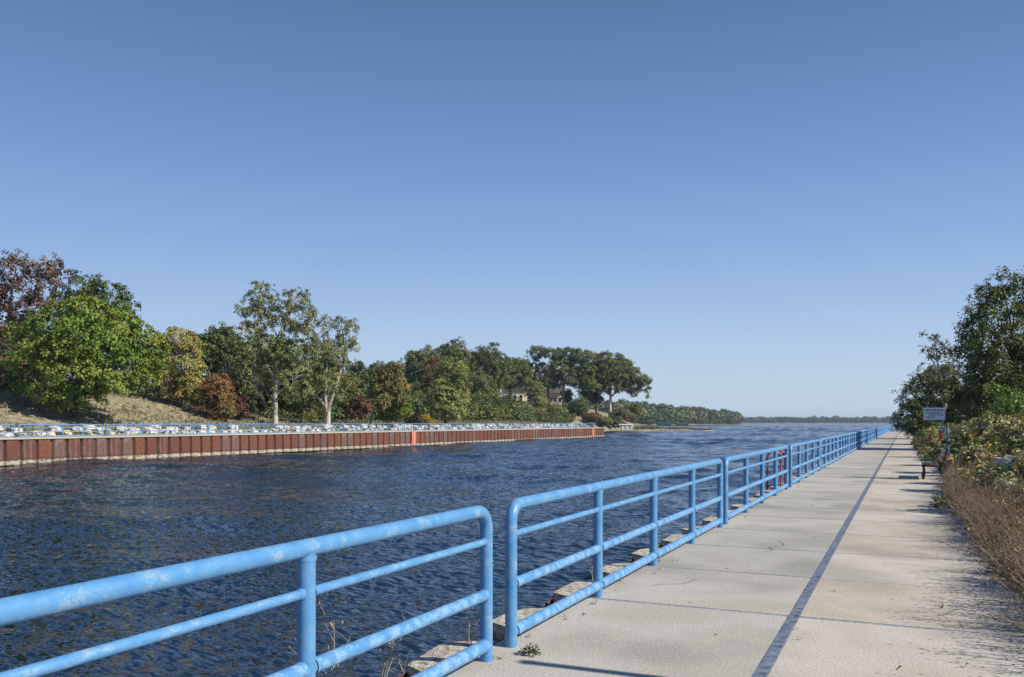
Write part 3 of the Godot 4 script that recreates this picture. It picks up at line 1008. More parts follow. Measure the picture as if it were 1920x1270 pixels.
const TREES := [
	{"n": "maple_tree", "l": "sparse tree with purple-brown leaves at the photo's left edge", "c": "tree", "g": "trees along the far bank", "x": -92.04, "F": 63.3, "L": [[-91.09, 18.81, 63.39, 1.8, 1.56, 1.8], [-87.74, 19.04, 64.5, 2.04, 1.44, 2.04], [-86.68, 17.89, 66.01, 1.44, 0.96, 1.44], [-88.62, 16.92, 63.86, 2.16, 1.56, 2.16], [-91.72, 15.58, 63.51, 1.56, 1.56, 1.56], [-87.11, 15.84, 65.34, 1.56, 1.44, 1.56], [-88.91, 13.95, 63.75, 2.04, 1.2, 2.04], [-93.59, 17.37, 62.6, 2.04, 2.4, 2.04], [-92.22, 13.07, 62.3, 1.8, 2.04, 1.8], [-91.84, 10.76, 63.28, 1.44, 1.56, 1.44]], "T": [[[-92.04, 2.97, 63.3, 0.3], [-91.94, 7.17, 63.35, 0.24], [-91.83, 10.77, 63.4, 0.204], [-91.39, 15.57, 63.6, 0.132], [-90.85, 19.17, 63.85, 0.06]], [[-91.94, 10.17, 63.35, 0.18], [-90.03, 13.77, 64.23, 0.132], [-88.39, 17.97, 64.98, 0.072]], [[-91.83, 10.77, 63.4, 0.18], [-93.3, 14.37, 62.72, 0.12], [-93.84, 17.37, 62.47, 0.06]], [[-90.03, 13.65, 64.23, 0.12], [-87.58, 15.57, 65.36, 0.084], [-86.38, 17.85, 65.91, 0.048]]], "r": 0.0, "pal": "brown", "d": 0.85, "cs": 0.55, "gap": 0.14, "leaf": "broad", "bark": "grey_bark", "core": 0.55},
	{"n": "broadleaf_tree", "l": "dark green tree rising behind the bright green maple", "c": "tree", "g": "trees along the far bank", "x": -85.83, "F": 70.56, "L": [[-86.41, 16.94, 69.23, 2.25, 1.75, 2.25], [-84.15, 16.01, 70.26, 2.38, 2.12, 2.38], [-83.06, 14.26, 71.7, 1.62, 1.5, 1.62], [-88.54, 14.38, 70.22, 2.5, 2.25, 2.5], [-83.34, 11.99, 70.68, 2.5, 1.88, 2.5], [-85.22, 11.05, 69.7, 3.75, 3.12, 3.75]], "T": [], "r": 0.3, "pal": "dark", "d": 1.0, "cs": 0.55, "gap": 0.0, "leaf": "broad", "bark": "bark", "core": 0.55},
	{"n": "maple_tree", "l": "large bright green maple spreading low over the dune grass", "c": "tree", "g": "trees along the far bank", "x": -76.01, "F": 59.67, "L": [[-74.32, 12.55, 59.86, 2.79, 1.4, 2.79], [-78.21, 11.43, 58.66, 2.58, 1.4, 2.58], [-70.96, 10.67, 60.81, 2.36, 1.4, 2.36], [-80.42, 10.3, 58.23, 1.83, 1.4, 1.83], [-73.4, 10.37, 58.21, 3.01, 1.5, 3.01], [-69.42, 9.28, 62.71, 2.04, 1.5, 2.04], [-75.06, 8.52, 57.15, 2.79, 1.61, 2.79], [-70.34, 8.48, 58.73, 2.9, 1.61, 2.9], [-68.88, 7.0, 60.59, 2.47, 1.61, 2.47], [-78.44, 7.59, 57.37, 2.26, 1.72, 2.26], [-72.46, 6.39, 57.46, 3.01, 1.72, 3.01], [-69.36, 7.17, 63.33, 1.5, 1.4, 1.5], [-76.01, 4.63, 57.01, 2.04, 1.5, 2.04], [-69.17, 5.63, 59.27, 2.15, 1.07, 2.15], [-74.11, 4.11, 58.18, 2.15, 0.97, 2.15], [-81.15, 5.81, 57.9, 1.4, 1.61, 1.4], [-75.45, 8.33, 61.71, 4.84, 3.76, 4.84]], "T": [], "r": 0.38, "pal": "maple", "d": 1.15, "cs": 0.56, "gap": 0.12, "leaf": "broad", "bark": "bark", "core": 0.55},
	{"n": "broadleaf_tree", "l": "small tree with orange and yellow leaves right of the bright maple", "c": "tree", "g": "trees along the far bank", "x": -81.66, "F": 79.09, "L": [[-82.18, 11.75, 79.17, 2.25, 1.46, 2.25], [-80.9, 10.44, 80.09, 1.33, 1.59, 1.33], [-83.24, 10.07, 78.48, 1.33, 1.72, 1.33], [-81.19, 8.39, 79.07, 2.12, 1.72, 2.12], [-83.2, 6.46, 79.29, 1.72, 1.46, 1.72], [-80.0, 6.72, 79.2, 1.33, 1.46, 1.33], [-82.17, 5.25, 79.59, 1.85, 0.8, 1.85], [-83.16, 7.73, 78.15, 1.06, 1.46, 1.06]], "T": [], "r": 0.13, "pal": "yellow", "d": 1.2, "cs": 0.45, "gap": 0.0, "leaf": "broad", "bark": "bark", "core": 0.55},
	{"n": "broadleaf_tree", "l": "round dark green tree standing behind the yellow tree", "c": "tree", "g": "trees along the far bank", "x": -96.44, "F": 100.91, "L": [[-95.09, 14.29, 101.25, 1.91, 1.82, 1.91], [-97.95, 14.38, 101.78, 2.23, 1.88, 2.23], [-94.51, 13.42, 99.76, 1.67, 1.34, 1.67], [-96.49, 13.58, 103.12, 1.91, 1.72, 1.91], [-98.02, 12.96, 99.81, 2.38, 2.2, 2.38], [-92.88, 12.52, 100.42, 2.12, 2.05, 2.12], [-98.88, 12.45, 102.43, 2.56, 1.99, 2.56], [-95.57, 11.72, 98.45, 1.76, 1.53, 1.76], [-93.33, 11.51, 102.28, 2.35, 2.1, 2.35], [-98.68, 11.19, 100.15, 2.28, 2.05, 2.28], [-93.19, 10.61, 99.81, 2.42, 2.39, 2.42], [-97.12, 10.5, 103.39, 1.67, 1.55, 1.67], [-96.81, 9.7, 98.99, 2.41, 1.98, 2.41], [-93.72, 9.5, 101.44, 1.63, 1.41, 1.63], [-96.06, 11.71, 101.08, 2.81, 3.27, 2.81]], "T": [], "r": 0.3, "pal": "dark", "d": 1.1, "cs": 0.62, "gap": 0.0, "leaf": "broad", "bark": "bark", "core": 0.55},
	{"n": "broadleaf_tree", "l": "mid green tree hidden between bright maple and yellow tree", "c": "tree", "g": "trees along the far bank", "x": -88.82, "F": 82.4, "L": [[-88.76, 11.64, 82.24, 0.96, 0.9, 0.96], [-90.71, 11.44, 82.56, 1.14, 1.11, 1.14], [-88.68, 10.93, 80.97, 1.23, 1.2, 1.23], [-90.1, 10.86, 83.53, 1.08, 0.92, 1.08], [-90.98, 10.31, 81.28, 1.46, 1.15, 1.46], [-87.62, 9.84, 81.71, 1.06, 0.92, 1.06], [-91.04, 9.66, 82.93, 0.93, 0.79, 0.93], [-89.2, 9.06, 80.86, 1.46, 1.34, 1.46], [-88.73, 8.76, 82.94, 1.3, 0.99, 1.3], [-89.46, 10.05, 82.11, 1.62, 2.1, 1.62]], "T": [], "r": 0.25, "pal": "mid", "d": 1.0, "cs": 0.6, "gap": 0.0, "leaf": "broad", "bark": "bark", "core": 0.55},
	{"n": "cottonwood_tree", "l": "tall grey-green cottonwood with forked white trunk", "c": "tree", "g": "trees along the far bank", "x": -72.41, "F": 85.56, "L": [[-74.36, 17.96, 85.43, 1.76, 1.35, 1.76], [-71.82, 16.83, 86.28, 1.49, 1.22, 1.49], [-70.26, 17.41, 87.27, 1.76, 1.35, 1.76], [-69.02, 15.67, 87.51, 1.22, 1.35, 1.22], [-75.59, 15.94, 83.89, 1.62, 0.95, 1.62], [-74.47, 14.59, 84.38, 2.03, 1.62, 2.03], [-69.42, 14.5, 85.93, 2.29, 1.49, 2.29], [-72.4, 13.3, 85.96, 2.7, 1.76, 2.7], [-75.26, 12.5, 83.33, 1.89, 1.35, 1.89], [-68.61, 12.51, 86.47, 1.76, 1.62, 1.76], [-73.46, 10.83, 84.2, 2.7, 1.62, 2.7], [-70.06, 10.49, 85.68, 2.57, 1.62, 2.57], [-76.3, 10.88, 83.52, 1.35, 1.22, 1.35], [-71.47, 8.47, 84.85, 2.29, 1.22, 2.29], [-74.61, 8.48, 83.57, 1.76, 1.08, 1.76], [-68.64, 9.85, 86.72, 1.49, 1.35, 1.49], [-72.95, 15.87, 84.59, 1.62, 1.35, 1.62], [-74.42, 6.5, 84.32, 2.03, 1.49, 2.03], [-69.82, 7.47, 85.69, 2.03, 1.49, 2.03], [-73.39, 10.29, 86.1, 2.43, 1.76, 2.43], [-69.84, 5.5, 86.96, 1.76, 1.49, 1.76], [-75.74, 7.83, 83.39, 1.62, 1.49, 1.62], [-67.99, 11.21, 87.26, 1.22, 1.35, 1.22]], "T": [[[-72.41, 1.31, 85.56, 0.31], [-72.41, 3.81, 85.56, 0.284], [-72.47, 5.16, 85.53, 0.27], [-72.53, 6.85, 85.5, 0.216], [-72.9, 7.86, 85.33, 0.189], [-73.57, 9.88, 85.02, 0.162], [-74.12, 13.26, 84.76, 0.115], [-74.0, 17.31, 84.82, 0.054]], [[-72.47, 4.82, 85.53, 0.31], [-72.16, 7.86, 85.67, 0.243], [-72.04, 10.56, 85.72, 0.189], [-71.24, 13.94, 86.09, 0.135], [-69.95, 17.31, 86.68, 0.061]], [[-72.47, 5.03, 85.53, 0.203], [-71.55, 5.83, 85.95, 0.149], [-71.42, 6.04, 86.01, 0.135]], [[-71.91, 8.54, 85.78, 0.176], [-70.93, 6.85, 86.23, 0.054]], [[-72.04, 6.38, 85.72, 0.176], [-70.44, 7.32, 86.46, 0.149], [-69.95, 7.86, 86.68, 0.128], [-68.97, 10.56, 87.14, 0.074]], [[-72.77, 7.66, 85.39, 0.162], [-73.69, 8.54, 84.96, 0.122], [-75.23, 11.24, 84.26, 0.068]]], "r": 0.0, "pal": "cotton", "d": 0.85, "cs": 0.44, "gap": 0.19, "leaf": "broad", "bark": "white_bark", "core": 0.55},
	{"n": "cottonwood_tree", "l": "leaning cottonwood with a long bare white trunk", "c": "tree", "g": "trees along the far bank", "x": -70.64, "F": 94.08, "L": [[-70.72, 15.0, 93.84, 1.15, 1.01, 1.15], [-69.04, 14.71, 94.64, 1.15, 1.01, 1.15], [-67.8, 14.33, 94.97, 1.01, 1.01, 1.01], [-68.75, 12.76, 95.44, 1.29, 1.01, 1.29], [-71.0, 12.66, 94.92, 1.87, 1.29, 1.87], [-71.58, 11.49, 93.58, 1.72, 1.44, 1.72], [-69.96, 10.06, 94.35, 1.87, 1.44, 1.87], [-71.86, 8.94, 92.79, 1.58, 1.44, 1.58], [-70.5, 7.15, 93.32, 1.87, 1.29, 1.87], [-67.63, 11.85, 95.34, 0.72, 0.65, 0.72], [-73.07, 6.81, 92.66, 1.15, 1.29, 1.15], [-71.91, 5.04, 94.01, 1.44, 1.01, 1.44], [-72.29, 10.74, 92.78, 1.44, 1.29, 1.44], [-69.15, 11.44, 94.08, 1.29, 1.29, 1.29], [-72.72, 3.24, 93.9, 1.58, 1.01, 1.58], [-69.35, 5.39, 94.7, 1.01, 1.29, 1.01]], "T": [[[-70.7, 1.29, 94.05, 0.345], [-70.57, 3.23, 94.11, 0.287], [-70.05, 5.39, 94.35, 0.23], [-69.2, 8.26, 94.74, 0.187], [-68.61, 10.56, 95.01, 0.187], [-68.42, 11.5, 95.1, 0.158], [-68.68, 12.58, 94.98, 0.115], [-69.0, 14.73, 94.83, 0.05]], [[-70.77, 3.09, 94.02, 0.302], [-70.96, 5.03, 93.93, 0.216], [-70.9, 7.83, 93.96, 0.187], [-70.7, 10.42, 94.05, 0.122], [-70.64, 14.01, 94.08, 0.05]], [[-70.9, 3.59, 93.96, 0.216], [-71.48, 4.53, 93.69, 0.172], [-72.4, 5.53, 93.27, 0.129], [-72.92, 7.18, 93.02, 0.072]], [[-69.0, 8.98, 94.83, 0.129], [-69.53, 9.34, 94.59, 0.086], [-70.31, 10.78, 94.23, 0.05]]], "r": 0.0, "pal": "cotton", "d": 0.8, "cs": 0.42, "gap": 0.2, "leaf": "broad", "bark": "white_bark", "core": 0.55},
	{"n": "dark_shrub", "l": "tall grey-green thicket left of the forked white trunk", "c": "shrub", "g": "shrubs along the far bank", "x": -83.2, "F": 91.59, "L": [[-81.99, 8.0, 91.86, 1.42, 1.17, 1.42], [-84.85, 7.85, 91.48, 1.98, 1.5, 1.98], [-81.79, 7.12, 90.31, 2.04, 1.68, 2.04], [-83.52, 7.02, 93.52, 1.58, 1.41, 1.58], [-83.96, 6.66, 89.76, 2.07, 1.84, 2.07], [-80.51, 6.25, 91.92, 1.83, 1.43, 1.83], [-84.3, 6.04, 93.49, 1.63, 1.24, 1.63], [-81.95, 5.53, 89.32, 1.77, 1.62, 1.77], [-82.45, 5.29, 93.92, 1.7, 1.28, 1.7], [-85.44, 5.06, 91.9, 1.56, 1.32, 1.56], [-80.44, 4.49, 91.05, 1.79, 1.53, 1.79], [-84.05, 4.48, 93.01, 1.95, 1.78, 1.95], [-82.99, 5.85, 91.69, 2.43, 2.48, 2.43]], "T": [], "r": 0.12, "pal": "greygreen", "d": 1.1, "cs": 0.55, "gap": 0.0, "leaf": "broad", "bark": "bark", "core": 0.55},
	{"n": "dark_shrub", "l": "deep green thicket between the two white trunks", "c": "shrub", "g": "shrubs along the far bank", "x": -75.83, "F": 94.99, "L": [[-75.42, 7.26, 95.38, 1.38, 1.09, 1.38], [-77.4, 6.77, 94.93, 1.58, 1.57, 1.58], [-75.03, 6.36, 93.67, 1.68, 1.56, 1.68], [-75.49, 6.07, 96.21, 1.17, 1.14, 1.17], [-76.98, 5.7, 93.69, 1.6, 1.59, 1.6], [-74.03, 5.38, 94.96, 1.42, 1.11, 1.42], [-77.12, 5.09, 96.68, 1.49, 1.31, 1.49], [-75.1, 4.68, 93.38, 1.63, 1.56, 1.63], [-74.74, 4.43, 95.69, 1.26, 1.02, 1.26], [-77.46, 4.11, 94.7, 1.34, 1.05, 1.34], [-76.03, 5.34, 94.9, 1.87, 2.12, 1.87]], "T": [], "r": 0.12, "pal": "mid", "d": 1.1, "cs": 0.55, "gap": 0.0, "leaf": "broad", "bark": "bark", "core": 0.55},
	{"n": "dark_shrub", "l": "green thicket right of the leaning white trunk", "c": "shrub", "g": "shrubs along the far bank", "x": -72.51, "F": 100.92, "L": [[-72.34, 7.64, 101.16, 0.8, 0.71, 0.8], [-73.47, 7.32, 100.82, 0.97, 0.85, 0.97], [-71.99, 6.93, 100.11, 0.63, 0.54, 0.63], [-72.32, 6.55, 101.64, 0.92, 0.73, 0.92], [-73.58, 6.24, 100.23, 0.83, 0.69, 0.83], [-71.44, 5.84, 100.77, 0.92, 0.71, 0.92], [-73.5, 5.56, 101.52, 0.73, 0.69, 0.73], [-72.53, 5.1, 99.93, 0.91, 0.89, 0.91], [-72.05, 4.74, 101.42, 0.81, 0.71, 0.81], [-72.65, 6.0, 100.86, 1.09, 2.01, 1.09]], "T": [], "r": 0.1, "pal": "olive", "d": 1.0, "cs": 0.5, "gap": 0.0, "leaf": "broad", "bark": "bark", "core": 0.55},
	{"n": "sumac_shrub", "l": "rust-orange shrub at the foot of the sandy slope", "c": "shrub", "g": "shrubs along the far bank", "x": -76.1, "F": 79.45, "L": [[-76.5, 6.02, 79.6, 1.56, 1.56, 1.56], [-75.34, 4.7, 79.72, 1.43, 1.43, 1.43], [-76.9, 4.06, 79.13, 1.17, 1.56, 1.17], [-75.66, 3.08, 79.61, 1.56, 0.91, 1.56]], "T": [], "r": 0.06, "pal": "rust", "d": 1.3, "cs": 0.4, "gap": 0.0, "leaf": "broad", "bark": "bark", "core": 0.55},
	{"n": "sumac_shrub", "l": "dark crimson low shrub beside the rust-orange shrub", "c": "shrub", "g": "shrubs along the far bank", "x": -75.87, "F": 82.86, "L": [[-75.59, 4.06, 83.16, 0.71, 0.63, 0.71], [-76.63, 3.83, 83.12, 0.73, 0.63, 0.73], [-75.5, 3.56, 82.25, 0.59, 0.41, 0.59], [-75.69, 3.38, 83.47, 0.65, 0.56, 0.65], [-76.2, 3.17, 82.33, 0.66, 0.55, 0.66], [-75.06, 2.89, 82.64, 0.73, 0.54, 0.73], [-75.87, 3.39, 82.86, 0.81, 0.8, 0.81]], "T": [], "r": 0.05, "pal": "crimson", "d": 1.2, "cs": 0.4, "gap": 0.0, "leaf": "broad", "bark": "bark", "core": 0.55},
	{"n": "sumac_shrub", "l": "dark red shrub right of the leaning white trunk", "c": "shrub", "g": "shrubs along the far bank", "x": -70.99, "F": 101.62, "L": [[-72.0, 4.71, 101.76, 1.22, 1.37, 1.22], [-70.36, 3.71, 101.77, 1.22, 1.22, 1.22], [-71.25, 3.17, 101.48, 1.52, 0.92, 1.52]], "T": [], "r": 0.06, "pal": "redmix", "d": 1.2, "cs": 0.42, "gap": 0.0, "leaf": "broad", "bark": "bark", "core": 0.55},
	{"n": "broadleaf_tree", "l": "olive and yellow tree with a grey trunk behind the dark red shrub", "c": "tree", "g": "trees along the far bank", "x": -72.59, "F": 107.49, "L": [[-71.1, 8.66, 109.12, 1.76, 1.44, 1.76], [-72.19, 7.84, 108.32, 1.76, 1.6, 1.76], [-69.39, 7.39, 108.37, 1.6, 1.76, 1.6], [-71.27, 5.41, 107.94, 2.08, 1.6, 2.08], [-69.91, 9.81, 108.75, 1.28, 0.8, 1.28], [-69.06, 5.64, 108.89, 1.28, 1.44, 1.28]], "T": [[[-72.66, 1.41, 107.46, 0.24], [-72.59, 3.81, 107.49, 0.208], [-72.3, 5.81, 107.62, 0.176], [-71.79, 7.81, 107.86, 0.112], [-71.28, 9.01, 108.09, 0.064]]], "r": 0.0, "pal": "oliveyellow", "d": 1.05, "cs": 0.5, "gap": 0.0, "leaf": "broad", "bark": "grey_bark", "core": 0.55},
	{"n": "leafy_shrub", "l": "bright green rounded shrub with a patch of orange leaves", "c": "shrub", "g": "shrubs along the far bank", "x": -70.48, "F": 110.67, "L": [[-70.7, 4.4, 109.97, 1.79, 1.46, 1.79], [-69.38, 3.6, 110.88, 1.46, 1.46, 1.46], [-71.89, 3.03, 110.33, 1.3, 1.14, 1.3], [-68.69, 4.65, 111.15, 0.65, 1.14, 0.65]], "T": [], "r": 0.06, "pal": "maple", "d": 1.3, "cs": 0.45, "gap": 0.0, "leaf": "broad", "bark": "bark", "core": 0.55},
	{"n": "leafy_shrub", "l": "small orange-leaved bush above the bright green rounded shrub", "c": "shrub", "g": "shrubs along the far bank", "x": -71.28, "F": 114.7, "L": [[-70.97, 7.37, 114.85, 0.24, 0.2, 0.24], [-71.62, 7.18, 114.81, 0.25, 0.25, 0.25], [-70.83, 6.94, 114.42, 0.25, 0.21, 0.25], [-71.01, 6.75, 115.04, 0.28, 0.22, 0.28], [-71.2, 7.01, 114.74, 0.41, 0.5, 0.41]], "T": [], "r": 0.06, "pal": "yellow", "d": 1.2, "cs": 0.4, "gap": 0.0, "leaf": "broad", "bark": "bark", "core": 0.55},
	{"n": "dark_conifer", "l": "small blackish cone-shaped shrub behind the far orange ladder", "c": "shrub", "g": "shrubs along the far bank", "x": -69.46, "F": 114.44, "L": [[-69.44, 3.81, 114.4, 0.58, 0.67, 0.58], [-69.66, 2.9, 114.76, 0.91, 0.75, 0.91], [-69.64, 1.9, 114.73, 1.08, 0.75, 1.08]], "T": [], "r": 0.05, "pal": "black", "d": 1.6, "cs": 0.35, "gap": 0.0, "leaf": "broad", "bark": "bark", "core": 0.55},
	{"n": "flower_clump", "l": "small yellow-flowering clump beside the blackish cone-shaped shrub", "c": "plant", "g": "shrubs along the far bank", "x": -69.25, "F": 117.84, "L": [[-69.13, 1.99, 117.62, 1.02, 0.51, 1.02], [-69.76, 1.73, 117.37, 0.6, 0.34, 0.6], [-68.74, 1.74, 118.31, 0.51, 0.34, 0.51]], "T": [], "r": 0.03, "pal": "gold", "d": 1.6, "cs": 0.3, "gap": 0.0, "leaf": "broad", "bark": "bark", "core": 0.55},
	{"n": "poplar_tree", "l": "pale olive poplar standing before the dark oaks", "c": "tree", "g": "trees along the far bank", "x": -73.4, "F": 131.34, "L": [[-72.19, 11.22, 132.05, 2.06, 1.69, 2.06], [-73.36, 9.83, 131.85, 2.25, 1.88, 2.25], [-70.77, 8.84, 131.79, 1.69, 2.06, 1.69], [-73.46, 6.96, 130.12, 2.44, 2.06, 2.44], [-71.63, 6.07, 132.58, 2.06, 2.06, 2.06], [-75.05, 5.58, 130.46, 1.5, 2.25, 1.5], [-72.22, 3.7, 130.56, 2.81, 1.5, 2.81]], "T": [], "r": 0.25, "pal": "poplar", "d": 1.15, "cs": 0.5, "gap": 0.0, "leaf": "broad", "bark": "bark", "core": 0.55},
	{"n": "broadleaf_tree", "l": "thin tree with brown dying leaves left of the pale poplar", "c": "tree", "g": "trees along the far bank", "x": -77.72, "F": 133.75, "L": [[-77.52, 12.45, 134.17, 0.67, 0.87, 0.67], [-77.61, 10.51, 133.96, 1.06, 1.16, 1.06], [-78.55, 9.36, 133.66, 0.87, 0.77, 0.87], [-77.69, 7.79, 133.33, 0.96, 0.87, 0.96], [-78.61, 8.4, 133.57, 0.58, 0.58, 0.58]], "T": [], "r": 0.1, "pal": "deadbrown", "d": 1.0, "cs": 0.42, "gap": 0.0, "leaf": "broad", "bark": "bark", "core": 0.55},
	{"n": "broadleaf_tree", "l": "pointed dark tree behind the leaning white trunk", "c": "tree", "g": "trees along the far bank", "x": -125.59, "F": 178.86, "L": [[-124.75, 15.75, 178.95, 1.29, 1.08, 1.29], [-127.03, 15.31, 179.15, 1.18, 0.92, 1.18], [-124.64, 14.36, 177.77, 1.08, 0.86, 1.08], [-124.87, 14.01, 180.09, 1.21, 1.0, 1.21], [-126.63, 13.48, 177.69, 1.32, 1.05, 1.32], [-123.88, 12.98, 178.53, 1.17, 0.88, 1.17], [-127.26, 12.62, 179.89, 1.13, 0.98, 1.13], [-124.87, 12.05, 177.5, 1.52, 1.3, 1.52], [-124.47, 11.46, 180.01, 1.26, 1.1, 1.26], [-127.13, 10.84, 178.55, 1.22, 1.17, 1.22], [-125.59, 12.94, 178.86, 1.77, 3.06, 1.77]], "T": [], "r": 0.3, "pal": "dark", "d": 1.0, "cs": 0.85, "gap": 0.0, "leaf": "broad", "bark": "bark", "core": 0.55},
	{"n": "broadleaf_tree", "l": "dark rounded tree in the gap before the oak hill", "c": "tree", "g": "trees along the far bank", "x": -126.7, "F": 189.36, "L": [[-125.9, 16.02, 189.91, 1.65, 1.38, 1.65], [-128.04, 15.24, 190.17, 1.39, 1.3, 1.39], [-125.87, 14.57, 187.78, 1.4, 1.34, 1.4], [-127.17, 14.43, 191.48, 1.55, 1.26, 1.55], [-128.77, 13.7, 188.39, 1.45, 1.25, 1.45], [-123.98, 13.08, 188.64, 2.1, 1.87, 2.1], [-128.3, 12.69, 191.48, 1.58, 1.32, 1.58], [-127.43, 12.02, 187.49, 1.71, 1.5, 1.71], [-124.97, 11.51, 190.41, 1.33, 1.09, 1.33], [-128.53, 11.05, 189.77, 1.36, 1.03, 1.36], [-126.7, 13.04, 189.36, 2.32, 3.38, 2.32]], "T": [], "r": 0.3, "pal": "dark", "d": 1.0, "cs": 0.85, "gap": 0.0, "leaf": "broad", "bark": "bark", "core": 0.55},
	{"n": "broadleaf_tree", "l": "dark tree at the left foot of the oak hill", "c": "tree", "g": "trees along the far bank", "x": -127.93, "F": 199.8, "L": [[-127.13, 16.05, 200.03, 1.63, 1.43, 1.63], [-129.52, 15.79, 199.92, 1.72, 1.67, 1.72], [-127.01, 14.87, 198.36, 1.91, 1.51, 1.91], [-128.07, 14.59, 201.74, 1.23, 1.18, 1.23], [-129.1, 13.81, 198.15, 1.73, 1.65, 1.73], [-125.78, 13.16, 199.01, 1.57, 1.5, 1.57], [-130.03, 12.69, 201.03, 1.62, 1.58, 1.62], [-127.47, 11.89, 197.81, 1.37, 1.04, 1.37], [-126.35, 11.48, 200.64, 1.28, 1.23, 1.28], [-129.65, 10.77, 199.63, 1.65, 1.52, 1.65], [-127.93, 13.11, 199.8, 2.1, 3.7, 2.1]], "T": [], "r": 0.3, "pal": "dark", "d": 1.0, "cs": 0.85, "gap": 0.0, "leaf": "broad", "bark": "bark", "core": 0.55},
	{"n": "broadleaf_tree", "l": "dark green tree filling the gap behind the forked cottonwood", "c": "tree", "g": "trees along the far bank", "x": -100.22, "F": 118.98, "L": [[-99.27, 13.28, 119.41, 2.62, 2.46, 2.62], [-102.46, 13.27, 119.42, 2.47, 1.9, 2.47], [-98.19, 12.31, 117.5, 1.85, 1.51, 1.85], [-100.68, 12.1, 121.28, 2.56, 2.54, 2.56], [-102.46, 11.47, 117.42, 2.28, 2.1, 2.28], [-96.81, 10.95, 119.35, 2.46, 1.89, 2.46], [-102.15, 10.63, 121.36, 2.56, 2.12, 2.56], [-99.56, 9.83, 116.51, 1.84, 1.5, 1.84], [-98.63, 9.43, 121.36, 2.49, 2.05, 2.49], [-103.38, 8.92, 118.7, 2.27, 1.77, 2.27], [-97.5, 8.38, 118.25, 2.81, 2.77, 2.81], [-100.06, 7.89, 121.01, 2.64, 2.62, 2.64], [-100.22, 10.28, 118.98, 3.09, 3.94, 3.09]], "T": [], "r": 0.3, "pal": "dark", "d": 1.0, "cs": 0.7, "gap": 0.0, "leaf": "broad", "bark": "bark", "core": 0.55},
	{"n": "broadleaf_tree", "l": "dark green tree filling the gap behind the leaning cottonwood", "c": "tree", "g": "trees along the far bank", "x": -96.08, "F": 126.39, "L": [[-95.1, 11.86, 126.8, 1.89, 1.86, 1.89], [-98.04, 11.71, 127.22, 1.82, 1.6, 1.82], [-94.09, 10.82, 125.23, 2.5, 2.2, 2.5], [-96.82, 10.87, 128.88, 1.91, 1.86, 1.91], [-98.05, 10.05, 125.04, 1.68, 1.47, 1.68], [-93.04, 9.62, 126.05, 1.82, 1.52, 1.82], [-98.41, 9.44, 128.84, 1.68, 1.58, 1.68], [-94.94, 8.72, 124.01, 2.61, 2.42, 2.61], [-95.17, 8.47, 128.7, 2.05, 1.74, 2.05], [-98.62, 7.87, 125.2, 2.04, 1.75, 2.04], [-94.22, 7.53, 124.85, 1.78, 1.71, 1.78], [-96.4, 6.83, 128.62, 1.93, 1.58, 1.93], [-96.08, 9.11, 126.39, 2.93, 3.37, 2.93]], "T": [], "r": 0.3, "pal": "dark", "d": 1.0, "cs": 0.7, "gap": 0.0, "leaf": "broad", "bark": "bark", "core": 0.55},
	{"n": "leafy_shrub", "l": "green bushes mixed with red leaves under the brown tree", "c": "shrub", "g": "shrubs along the far bank", "x": -88.1, "F": 60.71, "L": [[-87.79, 8.23, 60.86, 0.8, 0.79, 0.8], [-89.29, 8.14, 60.57, 0.9, 0.88, 0.9], [-86.95, 7.68, 60.24, 0.93, 0.71, 0.93], [-88.69, 7.49, 61.5, 0.95, 0.86, 0.95], [-89.14, 7.11, 60.23, 1.01, 0.79, 1.01], [-86.78, 6.8, 60.64, 0.77, 0.72, 0.77], [-89.6, 6.6, 60.95, 0.91, 0.75, 0.91], [-87.71, 6.2, 59.88, 0.72, 0.57, 0.72], [-87.45, 5.84, 61.13, 0.85, 0.68, 0.85], [-88.21, 6.94, 60.66, 1.14, 1.66, 1.14]], "T": [], "r": 0.1, "pal": "greenred", "d": 1.1, "cs": 0.5, "gap": 0.0, "leaf": "broad", "bark": "bark", "core": 0.55},
	{"n": "broadleaf_tree", "l": "dark green tree behind the purple-brown tree", "c": "tree", "g": "trees along the far bank", "x": -108.17, "F": 76.79, "L": [[-107.51, 14.04, 77.51, 2.01, 1.35, 2.01], [-110.22, 13.33, 77.3, 1.91, 1.27, 1.91], [-106.48, 12.74, 75.33, 2.13, 1.77, 2.13], [-109.23, 12.86, 78.68, 1.98, 1.49, 1.98], [-110.29, 12.28, 75.6, 1.64, 1.15, 1.64], [-105.49, 11.89, 77.49, 2.06, 1.6, 2.06], [-111.55, 11.81, 77.69, 1.84, 1.28, 1.84], [-107.27, 11.08, 74.62, 2.49, 2.06, 2.49], [-107.77, 11.1, 78.58, 1.62, 1.28, 1.62], [-110.7, 10.59, 75.84, 2.14, 1.38, 2.14], [-105.05, 9.9, 75.51, 2.37, 1.96, 2.37], [-110.13, 10.1, 78.02, 1.69, 1.14, 1.69], [-108.17, 11.5, 76.79, 2.77, 2.59, 2.77]], "T": [], "r": 0.3, "pal": "dark", "d": 0.9, "cs": 0.7, "gap": 0.0, "leaf": "broad", "bark": "bark", "core": 0.55},
